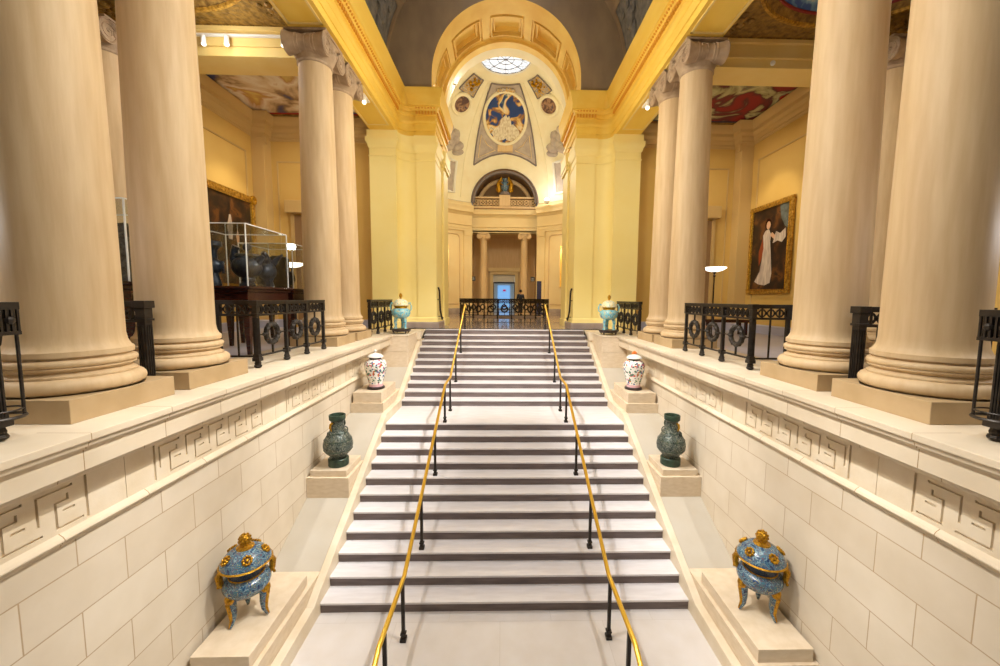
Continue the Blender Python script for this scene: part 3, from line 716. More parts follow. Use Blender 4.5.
# flat entablature over the far bay, balustrade, columns and the recess behind
y0 = 24.55
m = MB(); m.sweep([(-.5, 10.05), (0, 10.05), (0, 10.22), (.03, 10.23), (.03, 10.42), (.09, 10.47), (.09, 10.54), (0, 10.55), (0, 11.15), (.05, 11.2), (.10, 11.3), (.22, 11.36), (.30, 11.4), (.30, 11.55), (.36, 11.66), (.38, 11.72), (.0, 11.8), (-.7, 11.85)],
                  [(-2.6, y0+.35), (2.6, y0+.35)], side=-1)
m.box(-2.5, 2.5, y0+.5, y0+1.3, 10.05, 11.85)
struct(m.build('trim_28', 'rotwall', smooth=True))
t = thing('balustrade', 'pierced stone balustrade with circle grilles below the far lunette', 'balustrade', (0, y0+.55, 11.8))
MB().box(-2.5, 2.5, -.14, .14, 0, .28).build('plinth', 'rotstone', t, bevel=.01)
MB().box(-2.5, 2.5, -.14, .14, .86, .98).build('top_rail', 'rotstone', t, bevel=.01)
MB().box(-.42, .42, -.2, .22, .28, 1.12).build('centre_block', 'rotstone', t, bevel=.01)
for s in (-1, 1):
    for k in range(4):
        x = s*(.42+.25+k*.5); mm = MB(); mm.torus((x, 0, .57), .19, .04, 'y', 16, 6)
        for a in range(4): mm.tube([(x, 0, .57), (x+.34*math.cos(PI/4+a*PI/2), 0, .57+.29*math.sin(PI/4+a*PI/2))], .035, 6)
        mm.build('grille_circle', 'rotstone', t, smooth=True)
t = thing('heraldic_urn', 'gilt figures holding a blue globe on the centre of the far balustrade', 'sculpture', (0, y0+.55, 12.92))
MB().lathe([(.42, 0), (.42, .10), (.34, .14), (.34, .22)], segs=24).build('foot', 'domegrey', t, smooth=True)
MB().lathe([(.10, .2), (.16, .3), (.30, .55), (.33, .75), (.28, .95), (.16, 1.05), (.2, 1.15), (.24, 1.22), (.02, 1.3)], segs=24).build('globe', 'enamel', t, smooth=True)
for s in (-1, 1):
    mm = MB(); mm.tube([(s*.42, -.02, .2), (s*.44, -.04, .5), (s*.50, -.02, .8), (s*.42, -.02, 1.05), (s*.26, -.02, 1.2)], .1, 8, rr=[.10, .14, .17, .13, .08])
    mm.sphere((s*.30, -.03, 1.26), .11); mm.tube([(s*.46, -.1, .95), (s*.28, -.22, .8), (s*.16, -.28, .7)], .05, 6)
    mm.tube([(s*.48, 0, .6), (s*.62, 0, .45), (s*.56, 0, .25)], .07, 6, rr=[.09, .07, .05]); mm.build('figure', 'gold', t, smooth=True)
def rot_column(x, label):
    t = thing('column', label, 'column', (x, y0+.72, Z1), 'ionic columns of the far bay')
    MB().box(-.42, .42, -.42, .42, 0, .16).build('plinth', 'rotstone', t)
    MB().lathe(base_prof(.42, .16, .26), segs=32).build('base', 'rotstone', t, smooth=True)
    MB().lathe(shaft_prof(.31, .265, .42, 5.75), segs=32).build('shaft', 'rotstone', t, smooth=True)
    ionic(t, 10.05-Z1, .40, 'y', 'rotstone'); return t
rot_column(-1.62, 'slender ionic column left of the far doorway')
rot_column(1.55, 'slender ionic column right of the far doorway')
# recess walls with the doorway
m = MB()
for s in (-1, 1): m.box(s*2.62, s*2.8, 24.6, 28.1, Z1, 10.1)
for s in (-1, 1): m.box(s*.95, s*2.8, 28.0, 28.3, Z1, 10.1)
m.box(-.95, .95, 28.0, 28.3, 7.05, 10.1)
m.box(-2.8, 2.8, 24.9, 28.3, 10.1, 10.2)
struct(m.build('wall_far', 'rotstone'))
m = MB(); m.box(-1.2, -.92, 27.9, 28.05, Z1, 7.3); m.box(.92, 1.2, 27.9, 28.05, Z1, 7.3); m.box(-1.2, 1.2, 27.88, 28.05, 7.05, 7.3); m.box(-1.35, 1.35, 27.8, 28.05, 7.3, 7.62)
struct(m.build('trim_29', 'rotwall', bevel=.02))
m = MB().box(-.9, .9, 28.1, 28.2, 6.45, 7.03); struct(m.build('window_1', 'white'))
m = MB().box(-.95, .95, 28.05, 28.2, 6.3, 6.42)
for x in (-.93, .86): m.box(x, x+.07, 28.05, 28.2, Z1, 6.35)
struct(m.build('door_1', 'iron'))
m = MB()
for s in (-1, 1): m.box(s*1.0, s*1.1, 28.3, 35.5, Z1, 7.0)
m.box(-1.1, 1.1, 28.3, 35.5, 7.0, 7.1); m.box(-1.1, 1.1, 35.5, 35.6, Z1, 7.0)
struct(m.build('wall_corridor', 'white'))
t = thing('light_panel', 'glowing blue screen at the end of the far corridor', 'screen', (0, 35.4, Z1))
MB().box(-.62, .62, -.04, .04, .2, 2.5).build('screen', 'doorglow', t); MB().box(-.1, .2, -.06, -.04, 1.9, 2.1).build('sign', 'pinkglow', t)
area('corridor_light', (0, 31.5, 6.9), (0, 31.5, 0), 1.2, 60, (.9, .96, 1), 3)
for x, lb in ((-2.38, 'small dark plaque left of the left far column'), (2.2, 'small dark plaque right of the right far column')):
    t = thing('wall_plaque', lb, 'sign', (x, 24.62, 6.35))
    MB().box(-.16, .16, -.03, .03, 0, .34).build('plate', 'sign', t, bevel=.005)
    mm = MB(); [mm.box(-.10, .10, -.034, -.03, .08+.07*k, .10+.07*k) for k in range(3)]; mm.build('lettering', 'signwhite', t)
    if x < 0: mm
t = thing('sign_board', 'tall navy information board standing right of the far columns', 'sign', (2.85, 24.2, Z1))
MB().box(-.36, .36, -.05, .05, .12, 2.5).build('board', 'navy', t, bevel=.01); MB().box(-.42, .42, -.25, .25, 0, .12).build('foot', 'navy', t, bevel=.02)
t = thing('sign_board', 'plain tan upright panel just right of the navy board', 'sign', (3.62, 24.0, Z1))
MB().box(-.14, .14, -.05, .05, .1, 2.4).build('board', 'rotstone', t, bevel=.01); MB().box(-.18, .18, -.2, .2, 0, .1).build('foot', 'rotstone', t, bevel=.01)
# lunette recess
m = MB(); LR, LC = 2.43, 12.2
for k in range(32):
    a, b = PI*k/32, PI*(k+1)/32
    for ya, yb in ((24.3, 27.0),):
        m.f([m.v(LR*math.cos(a), ya, LC+LR*math.sin(a)), m.v(LR*math.cos(b), ya, LC+LR*math.sin(b)), m.v(LR*math.cos(b), yb, LC+LR*math.sin(b)), m.v(LR*math.cos(a), yb, LC+LR*math.sin(a))])
m.prism([(LR*math.cos(PI*k/32), LC+LR*math.sin(PI*k/32)) for k in range(33)], 'y', 27.0, 27.05)
m.box(-2.5, 2.5, 24.9, 27.0, 11.8, 11.9)
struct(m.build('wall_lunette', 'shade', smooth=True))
m = MB().tube([((LR-.35)*math.cos(PI*k/32), 26.0, LC+(LR-.35)*math.sin(PI*k/32)) for k in range(33)], .16, 8); struct(m.build('trim_30', 'rotstone', smooth=True))

# dome
DH, DZ = 7.33, 12.2
def dm(az, t, d=0):
    a, e = math.radians(az), math.radians(t); q = 1-d/6.0
    return (6*math.cos(e)*math.sin(a)*q, 19+6*math.cos(e)*math.cos(a)*q, DZ+DH*math.sin(e)*q)
AZ = [-180+2*k for k in range(181)]; TT = [75.6*k/72 for k in range(73)]
def dd(a, t):
    x, y, z = dm(a, t)
    if abs(a) < 40 and y > 19 and x*x+(z-LC)**2 < LR**2: return None
    if y < 19 and abs(x) < 3.3 and z < 17.5: return None
    return 0
m = MB().grid(AZ, TT, dd, dm); struct(m.build('ceiling_dome', 'dome', smooth=True))
# archivolt of the lunette projected on to the dome
def dome_y(x, z, off=0):
    q = 1-(x/6)**2-((z-DZ)/DH)**2; return 19+6*math.sqrt(max(q, .02))-off
def dome_strip(name, mt, outer, inner, off0, off1, par=None):
    """outer/inner: matching lists of (x,z) seen from the front, laid on the dome with thickness"""
    m = MB(); n = len(outer)
    O = [(x, dome_y(x, z, off1), z) for x, z in outer]; I = [(x, dome_y(x, z, off1), z) for x, z in inner]
    Ob = [(x, dome_y(x, z, off0), z) for x, z in outer]; Ib = [(x, dome_y(x, z, off0), z) for x, z in inner]
    for k in range(n-1):
        for A, B in ((O, I), (Ob, O), (I, Ib)): m.f([m.v(*A[k]), m.v(*A[k+1]), m.v(*B[k+1]), m.v(*B[k])])
    return m.build(name, mt, par, smooth=True)
o = [((LR+.12)*math.cos(PI*k/40), LC+(LR+.12)*math.sin(PI*k/40)) for k in range(41)]; i_ = [((LR-.14)*math.cos(PI*k/40), LC+(LR-.14)*math.sin(PI*k/40)) for k in range(41)]
struct(dome_strip('trim_31', 'domegrey', o, i_, -.3, .04))
# skylight with glazing bars in the oculus
t = thing('skylight', 'bright round glazed skylight with pale bars at the top of the dome', 'skylight', (0, 19, 19.3))
MB().lathe([(.001, .02), (1.55, .02)], segs=48, caps=False).build('glass', 'skyglass', t)
mm = MB()
for k in range(8): mm.tube([(0, 0, 0), (1.5*math.cos(k*PI/4), 1.5*math.sin(k*PI/4), 0)], .02, 6)
for r in (.5, 1.0, 1.48): mm.torus((0, 0, 0), r, .02, n=40, m=6)
for k in range(16): mm.torus((1.24*math.cos(k*PI/8), 1.24*math.sin(k*PI/8), 0), .2, .012, n=12, m=5)
mm.build('glazing_bars', 'domegrey', t, smooth=True)
m = MB().lathe([(1.56, 19.22), (1.48, 19.24), (1.48, 19.32), (1.56, 19.36)], (0, 19, 0), 48, caps=False); struct(m.build('trim_32', 'white', smooth=True))

def patch(par, name, mt, fn, off, nu=20, nv=20, border=0):
    """fn(u,v) in 0..1 -> (az,t); a curved slab lying on the dome"""
    m = MB()
    for i in range(nu):
        for j in range(nv):
            q = [(i/nu, j/nv), ((i+1)/nu, j/nv), ((i+1)/nu, (j+1)/nv), (i/nu, (j+1)/nv)]
            m.f([m.v(*dm(*fn(*p), off)) for p in q])
    return m.build(name, mt, par, smooth=True)
def disc(par, name, mt, ca, ct, ra, rt, off, frame=None, fr=.06):
    m = MB(); R, N = 8, 36
    def P(k, r): a = 2*PI*k/N; t = ct+rt*r*math.sin(a); sc = math.cos(math.radians(ct))/max(.15, math.cos(math.radians(t))); return dm(ca+ra*r*math.cos(a)*sc**.6, t, off)
    for r in range(R):
        for k in range(N): m.f([m.v(*P(k, r/R)), m.v(*P(k+1, r/R)), m.v(*P(k+1, (r+1)/R)), m.v(*P(k, (r+1)/R))])
    m.build(name, mt, par, smooth=True)
    if frame: MB().tube([P(k, 1.04) for k in range(N)], fr, 6, True).build('frame', frame, par, smooth=True)
# central panel over the lunette
t = thing('oval_surround', 'tall grey mauve panel round the blue oval on the far side of the dome', 'panel')
def zlow(u): x = (u-.5)*4.76; return LC+math.sqrt(max(3.33**2-x*x, .2))
def cp(u, v):
    # bottom edge follows the lunette arch, sides narrow a little
    az = -24.5+49*u
    b = [21, 24.5, 27, 28.3, 29, 28.3, 27, 24.5, 21]; k = u*8; i = min(int(k), 7); tb = b[i]+(b[i+1]-b[i])*(k-i)
    return (az, tb+(68.5-tb)*v)
patch(t, 'field', 'domepanel', cp, .04, 32, 32)
mm = MB(); E = [cp(0, k/30) for k in range(31)]+[cp(k/30, 1) for k in range(31)]+[cp(1, 1-k/30) for k in range(31)]+[cp(1-k/30, 0) for k in range(31)]
mm.tube([dm(a, q, .05) for a, q in E], .05, 6, True); mm.build('border', 'domegrey', t, smooth=True)
for s in (-1, 1):
    mm = MB(); E = [(s*21.5, 25.5), (s*21.5, 38), (s*15, 33), (s*8, 30.5)]
    mm.tube([dm(a, q, .06) for a, q in E], .035, 6, True); mm.build('corner_moulding', 'rotwall', t, smooth=True)
MB().box(-.55, .55, 23.88, 24.1, 15.75, 16.2).build('tablet', 'rotstone', t)
mm = MB()
for k in range(9): mm.sphere(dm(-12+3*k, 66.5-abs(k-4)*.3, .1), .13, u=8, v=6)
mm.build('garland', 'gildedrelief', t, smooth=True)
t = thing('dome_mural', 'large oval mural of pale figures on deep blue, centre of the dome', 'mural')
disc(t, 'canvas', 'mural_oval', 0, 49.5, 21.5, 14.8, .10, 'dome', .11)
mm = MB()   # seated pale figures: soft painted shapes in low relief on the canvas
def blob(m, az, q, ra, rt, off=.115, N=14):
    vs_ = [m.v(*dm(az+ra*math.cos(2*PI*k/N)*(1+.18*math.sin(3*k)), q+rt*math.sin(2*PI*k/N)*(1+.12*math.cos(2*k)), off)) for k in range(N)]; m.f(vs_)
for az, q, ra, rt in ((0, 41.5, 10, 4.2), (-5, 40, 7, 4), (6, 40.5, 7, 4.5), (0, 45.5, 4, 5), (-3.5, 45, 2, 4), (3.5, 46, 2.4, 4)): blob(mm, az, q, ra, rt, .112+.002*abs(az) % .01)
mm.build('painted_figures', 'figurepaint', t)
# side panels: relief on top, medallion, sculpture below
for s in (-1, 1):
    t = thing('gilded_relief', 'grey and gilt relief strip above the %s round medallion of the dome' % lr(s), 'relief', group='relief strips of the dome')
    def sp_(u, v): return (s*(41+24*u), 57+11.5*v)
    patch(t, 'field', 'gildedrelief', sp_, .05, 12, 16)
    mm = MB(); E = [sp_(0, k/12) for k in range(13)]+[sp_(k/12, 1) for k in range(13)]+[sp_(1, 1-k/12) for k in range(13)]+[sp_(1-k/12, 0) for k in range(13)]
    mm.tube([dm(a, q, .06) for a, q in E], .04, 6, True); mm.build('border', 'domegrey', t, smooth=True)
    mm = MB(); rnd = random.Random(3)
    for k in range(16): a, q = sp_(rnd.uniform(.15, .85), rnd.uniform(.3, .9)); mm.sphere(dm(a, q, .1), rnd.uniform(.05, .12), u=8, v=5)
    mm.build('ornament', 'gold', t, smooth=True)
    t = thing('dome_medallion', 'small round painted medallion on the %s side of the dome' % lr(s), 'medallion', group='round medallions of the dome')
    disc(t, 'canvas', 'medallion', s*51, 51, 10.5, 5.4, .10, 'dome', .12)
    # rib moulding between the panels
    for a0 in (33, 62):
        m = MB().tube([dm(s*(a0-0+(0 if a0 > 50 else (q/70)*-3)), q, .0) for q in range(2, 70, 2)], .05, 6)
        struct(m.build('trim_%d' % ({(33, -1): 33, (33, 1): 34, (62, -1): 35, (62, 1): 36}[(a0, s)]), 'dome', smooth=True))
    # stucco figure group with framed tablet
    t = thing('stucco_group', 'grey stucco reclining figure over a framed tablet, %s side of the dome base' % lr(s), 'sculpture', group='stucco groups of the dome')
    mm = MB()
    for az, q, r, sx, sz in ((42, 29, .46, 1.2, .8), (45, 32, .38, 1, 1), (40, 26, .34, 1.4, .7), (46, 35.5, .24, 1, 1.1), (48, 30, .4, .9, 1.1), (51, 26.5, .42, 1.3, .7), (43.5, 35, .2, 1, 1.7), (50, 33.5, .3, 1.1, 1.2), (52, 37, .24, 1, 1.1)):
        mm.sphere(dm(s*az, q, .1), r, sx=sx, sy=.6, sz=sz, u=12, v=8)
    mm.build('figures', 'domepanel', t, smooth=True)
    patch(t, 'tablet', 'domepanel', lambda u, v: (s*(39+11*u), 4+17*v), .08, 8, 10)
    mm = MB(); E = [(39, 4), (39, 12), (39, 21), (42, 21), (46, 21), (50, 21), (50, 12), (50, 4), (46, 4), (42, 4)]
    mm.tube([dm(s*a, q, .1) for a, q in E], .09, 6, True); mm.build('tablet_frame', 'white', t, smooth=True)
# lamps glinting on the drum cornice
for (x, y, z, lb, r) in ((-2.24, 12.3, 14.40, 'small white spotlight glinting left of the dome arch', .07), (3.05, 23.2, 12.1, 'white uplight glowing on the drum cornice right of the lunette', .20)):
    t = thing('spotlight', lb, 'lamp', (x, y, z))
    MB().lathe([(r*.8, -r), (r, -r*.4), (r*1.05, 0)], segs=16).build('housing', 'white', t, smooth=True)
    MB().sphere((0, 0, .02), r*.95).build('bulb', 'lampglow', t, smooth=True)
point('drum_uplight', (3.0, 22.9, 12.7), 160, NEUT, .1); point('arch_spot_light', (-2.0, 12.5, 14.3), 30, COOL, .05)

# ================================================================== side galleries
for s in (-1, 1):
    XG, YG = 9.15, 9.35; g1 = []
    m = MB().box(s*XG, s*(XG+.2), 4.9, YG, Z1, 11.7); struct(m.build('wall_gallery_'+lr(s), 'galwall'))
    m = MB().box(s*4.9, s*XG, YG, YG+.2, Z1, 11.7); struct(m.build('wall_gallery_back_'+lr(s), 'galwall'))
    m = MB().box(s*9.9, s*10.1, -8, 4.9, Z1, 11.7); m.box(s*XG, s*10.1, 4.7, 4.9, Z1, 11.7); struct(m.build('wall_gallery_side_'+lr(s), 'galwall'))
    # cornice of the gallery
    gp = [(0, 10.72), (.03, 10.73), (.03, 10.78), (.05, 10.79), (.05, 10.86), (.07, 10.88), (.11, 10.96), (.11, 11.0), (.17, 11.05), (.22, 11.08), (.22, 11.2), (.25, 11.22), (.29, 11.32), (.33, 11.42), (.33, 11.47), (.0, 11.5)]
    pth = [(-s*x if s > 0 else x, y) for x, y in [(-XG, 4.9), (-XG, YG-.45), (-XG+.45, YG-.45), (-XG+.45, YG), (-4.9, YG)]]
    m = MB().sweep(gp, pth, side=-1 if s < 0 else 1); struct(m.build('trim_%d' % (37 if s < 0 else 38), 'galtrim', smooth=True))
    # corner pilaster, wall panels, baseboard
    m = MB().box(s*(XG-.45), s*(XG+.0), YG-.45, YG, Z1, 10.75)
    for a, b in ((8.7, 8.62),): m.box(s*(XG-.04), s*XG, 8.52, 8.56, 4.7, 10.1); m.box(s*(XG-.04), s*XG, 5.4, 5.44, 4.7, 10.1); m.box(s*(XG-.04), s*XG, 5.4, 8.56, 10.06, 10.1); m.box(s*(XG-.04), s*XG, 5.4, 8.56, 4.7, 4.74)
    m.box(s*8.45, s*8.49, YG-.04, YG, 4.7, 10.0); m.box(s*5.6, s*8.49, YG-.04, YG, 9.96, 10.0); m.box(s*(XG-.55), s*(XG-.42), YG-.47, YG-.3, 10.5, 10.75)
    struct(m.build('trim_%d' % (39 if s < 0 else 40), 'galtrim', bevel=.01))
    bp_ = [(.05, Z1), (.05, Z1+.26), (.0, Z1+.3)]
    m = MB().sweep(bp_, pth, side=-1 if s < 0 else 1); struct(m.build('baseboard_gallery_'+lr(s), mat('lilac grey marble '+lr(s), (176, 174, 188), .3)))
    # door hood on the back wall
    t = thing('door_surround', 'plain cream doorway with a projecting hood on the %s gallery back wall' % lr(s), 'doorway', (s*7.1, YG, Z1))
    MB().box(-1.05, 1.05, -.32, 0, 4.25, 4.7).build('hood', 'galtrim', t, bevel=.03)
    for q in (-.95, .83): MB().box(q, q+.12, -.08, 0, 0, 4.25).build('jamb', 'galtrim', t)
    MB().box(-.83, .83, -.03, 0, 0, 4.2).build('door_leaf', 'shade', t)
    # cross beams and ceilings
    m = MB()
    for ya, yb in ((4.55, 5.4), (-1.3, -.45)):
        m.box(s*4.85, s*9.9, ya, yb, SOF, 11.75)
        m.box(s*4.85, s*9.9, ya-.06, ya, 11.16, 11.22); m.box(s*4.85, s*9.9, ya-.10, ya, 11.5, 11.6); m.box(s*4.85, s*9.9, ya-.03, ya, 11.22, 11.5)
    struct(m.build('trim_%d' % (41 if s < 0 else 42), 'beamcream', bevel=.008))
    struct(MB().box(s*4.85, s*10.1, -8, YG, 11.9, 12.0).build('ceiling_gallery_'+lr(s), 'galtrim'))
    # far rectangular mural
    t = thing('ceiling_mural', ('swirling blue, white and gold mural on the far left gallery ceiling' if s < 0 else 'crimson mural with pale figures on the far right gallery ceiling'), 'mural', (s*7.0, 7.35, 11.52))
    MB().box(-1.98, 1.98, -1.7, 1.55, .0, .03).build('canvas', 'mural_blue' if s < 0 else 'mural_red', t)
    mm = MB(); [mm.box(*b, -.05, .03) for b in ((-2.08, -1.98, -1.8, 1.65), (1.98, 2.08, -1.8, 1.65), (-2.08, 2.08, -1.8, -1.7), (-2.08, 2.08, 1.55, 1.65))]; mm.build('gilt_border', 'giltcoffer', t)
    mm = MB(); [mm.box(*b, -.02, .0) for b in ((-1.98, -1.92, -1.7, 1.55), (1.92, 1.98, -1.7, 1.55), (-1.98, 1.98, 1.49, 1.55))]; mm.build('colour_border', mat('mural edge '+lr(s), (170, 40, 30) if s < 0 else (60, 66, 84), .6), t)
    # near coffer with gilt ornament and an oval mural
    t = thing('ceiling_mural', '%s oval mural in a deep carved gilt coffer above the near %s gallery' % ('pale' if s < 0 else 'blue', lr(s)), 'mural', (s*7.35, 2.0, 11.62))
    xa, xb, ya, yb = -2.45, 2.45, -2.45, 2.5; N = 64; mm = MB()
    def ell(k, r=1): a = 2*PI*k/N; return (2.0*r*math.cos(a), 1.75*r*math.sin(a))
    def rect(k):
        a = 2*PI*k/N; c_, s_ = math.cos(a), math.sin(a); q = min((xb if c_ > 0 else -xa)/max(abs(c_), 1e-6), (yb if s_ > 0 else -ya)/max(abs(s_), 1e-6)); return (q*c_, q*s_)
    for k in range(N):
        mm.f([mm.v(*ell(k, 1.1), .0), mm.v(*ell(k+1, 1.1), .0), mm.v(*rect(k+1), .0), mm.v(*rect(k), .0)])
        mm.f([mm.v(*ell(k, 1.1), .0), mm.v(*ell(k+1, 1.1), .0), mm.v(*ell(k+1, 1.02), .14), mm.v(*ell(k, 1.02), .14)])
    mm.build('gilt_field', 'giltcoffer', t)
    MB().tube([(*ell(k, 1.12), 0) for k in range(N)], .06, 6, True).build('oval_moulding', 'giltframe', t, smooth=True)
    for sx in (-1, 1):
        for sy in (-1, 1):
            mm = MB()
            for k in range(14): a = k*2.4; r = .04+.035*k; mm.sphere((sx*(2.0)+r*math.cos(a)*.8, sy*1.95+r*math.sin(a)*.8, -.01), .07+.02*(k % 3), sz=.6, u=8, v=5)
            mm.build('carved_scroll', 'giltcoffer', t, smooth=True)
    mm = MB()
    for k in range(70):
        x = xa+.035+(xb-xa-.07)*k/69
        for y in (ya, yb-.0): mm.box(x-.02, x+.02, y-.035, y+.035, -.09, 0)
        y = ya+(yb-ya)*k/69
        for x in (xa, xb): mm.box(x-.035, x+.035, y-.02, y+.02, -.09, 0)
    mm.build('bead_border', 'giltframe', t)
    mm = MB(); mm.lathe([(.001, .14), (1.02, .14)], segs=N, sx=2.0, sy=1.75, caps=False); mm.build('canvas', 'mural_near' if s > 0 else 'mural_oval', t)
    mm = MB().tube([(*ell(k, 1.0), .12) for k in range(N)], .035, 6, True); mm.build('red_edge', mat('mural rim '+lr(s), (140, 36, 30), .5), t, smooth=True)

# paintings on the gallery walls (face into the galleries)
def frame_parts(t, w_, h_, fw, mt='giltframe'):
    m = MB()
    for y0, y1, z0, z1 in ((0, w_, 0, fw), (0, w_, h_-fw, h_), (0, fw, fw, h_-fw), (w_-fw, w_, fw, h_-fw)):
        m.box(0, .10, y0, y1, z0, z1)
    for k, d in ((0, .14), (fw*.35, .12)):
        pass
    m.build('frame', mt, t, bevel=.03)
    MB().tube([(.10, fw*.9, fw*.9), (.10, w_-fw*.9, fw*.9), (.10, w_-fw*.9, h_-fw*.9), (.10, fw*.9, h_-fw*.9)], .022, 6, True).build('inner_moulding', 'gold', t)
t = thing('framed_painting', 'tall gilt-framed portrait of a pale-gowned woman on the right gallery wall', 'painting', (9.13, 8.72, 5.25), rz=PI)
frame_parts(t, 2.17, 3.12, .15)
MB().box(0, .04, .15, 2.02, .15, 2.97).build('canvas', 'darkpainting', t)
def flat(t, name, mt, pts, x): m = MB(); m.prism(pts, 'x', x, x+.006); return m.build(name, mt, t)
flat(t, 'painted_sky', 'paintsky', [(1.5, 2.95), (1.6, 2.5), (1.8, 2.2), (2.0, 2.1), (2.0, 2.95)], .04)
flat(t, 'painted_gown', 'gown', [(.62, .35), (.40, .45), (.66, .8), (.76, 1.3), (.78, 1.75), (.74, 2.05), (.86, 2.2), (1.02, 2.22), (1.14, 2.05), (1.12, 1.8), (1.2, 1.3), (1.28, .7), (1.22, .38), (.95, .3)], .044)
flat(t, 'painted_head', 'paintskin', [(1.0+.10*math.cos(a*PI/6), 2.36+.14*math.sin(a*PI/6)) for a in range(12)], .051)
flat(t, 'painted_hair', 'mahogany', [(.97+.15*math.cos(a*PI/6), 2.41+.18*math.sin(a*PI/6)) for a in range(12)], .0445)
flat(t, 'painted_sleeve', 'paintskin', [(1.12, 2.0), (1.3, 1.86), (1.4, 1.94), (1.2, 2.1)], .05)
flat(t, 'painted_paper', 'gown', [(1.26, 1.72), (1.4, 2.1), (1.6, 2.0), (1.84, 2.14), (1.88, 1.86), (1.7, 1.7), (1.5, 1.78)], .05)
flat(t, 'painted_shawl', 'paintred', [(.60, 1.0), (.56, 1.5), (.74, 1.95), (.80, 1.6), (.72, 1.2)], .05)
t = thing('framed_painting', 'large dark oil painting in an ornate gilt frame on the left gallery wall', 'painting', (-9.13, 6.2, 5.2))
frame_parts(t, 2.6, 3.35, .22)
MB().box(0, .04, .2, 2.4, .2, 3.15).build('canvas', 'darkpainting', t)
flat(t, 'painted_figure', 'gown', [(1.2, 1.7), (1.14, 2.1), (1.2, 2.3), (1.26, 2.5), (1.34, 2.5), (1.38, 2.3), (1.42, 2.1), (1.38, 1.7)], .044)
flat(t, 'painted_figure', 'paintskin', [(1.6, 1.6), (1.56, 1.9), (1.64, 2.05), (1.72, 1.9), (1.7, 1.6)], .044)
mm = MB()
for y in (0, 2.6):
    for z in (0, 3.35):
        for k in range(10): a = k*.7; mm.sphere((.11, y+(.12 if y == 0 else -.12)+.1*math.cos(a), z+(.12 if z == 0 else -.12)+.1*math.sin(a)), .07, u=8, v=5)
mm.build('corner_ornament', 'gold', t, smooth=True)

# torchiere floor lamps
for s in (-1, 1):
    t = thing('floor_lamp', 'torchiere floor lamp with a glowing white bowl in the %s gallery' % lr(s), 'lamp', (s*6.34, 6.0, Z1), 'torchiere floor lamps')
    MB().lathe([(.2, 0), (.2, .03), (.05, .07), (.03, .12)], segs=24).build('base', 'iron', t, smooth=True)
    MB().lathe([(.02, .1), (.02, 1.86), (.04, 1.88), (.04, 1.92), (.02, 1.95), (.05, 2.0), (.07, 2.03)], segs=16).build('pole', 'iron', t, smooth=True)
    MB().lathe([(.06, 2.02), (.2, 2.05), (.32, 2.12), (.33, 2.15), (.30, 2.15), (.18, 2.09), (.01, 2.06)], segs=32).build('lamp_shade', 'lampglow', t, smooth=True)
    point('torchiere_light', (s*6.34, 6.0, Z1+2.3), 45, NEUT, .12)
# benches behind the right railing
t = thing('bench', 'low reddish wooden bench behind the right three-bay railing', 'bench', (7.4, 7.2, Z1))
MB().box(-.75, .75, -.25, .25, .42, .52).build('seat', 'mahogany', t, bevel=.02)
for x in (-.65, .65):
    for y in (-.18, .18): MB().box(x-.04, x+.04, y-.04, y+.04, 0, .42).build('leg', 'mahogany', t)
# track lights
t = thing('track_light', 'white lighting track with three spot heads on the far left cross beam', 'lamp', (-6.8, 4.42, 11.33))
MB().box(-1.6, 1.6, -.03, .03, 0, .05).build('track', 'white', t)
for x in (-.55, -.0, 1.35):
    h = MB(); h.lathe([(.05, 0), (.06, -.16), (.05, -.18)], (x, -.1, -.06), 16); hd = h.build('spot_head', 'white', t, smooth=True)
    MB().sphere((x, -.1, -.24), .05).build('bulb', 'lampglow', hd, smooth=True)
    spot('track_beam', (-6.8+x, 4.2, 11.05), (-6.2+x, 1.8, 5.2), 110, 60, NEUT, .04)
t = thing('ceiling_camera', 'tiny white round fixture on the far right cross beam', 'fixture', (6.75, 4.5, 11.05)); MB().sphere((0, 0, 0), .06).build('body', 'white', t, smooth=True)
for s in (-1, 1):
    t = thing('spotlight', 'small bright spotlight clipped under the %s nave beam beside the far capital' % lr(s), 'lamp', (s*4.2, 6.4, SOF-.02))
    MB().box(-.05, .05, -.25, .25, -.04, .0).build('track', 'white', t)
    MB().lathe([(.05, -.04), (.06, -.16), (.03, -.2)], (0, -.1, 0), 12).build('housing', 'white', t, smooth=True)
    MB().sphere((0, -.12, -.2), .055).build('bulb', 'lampglow', t, smooth=True)

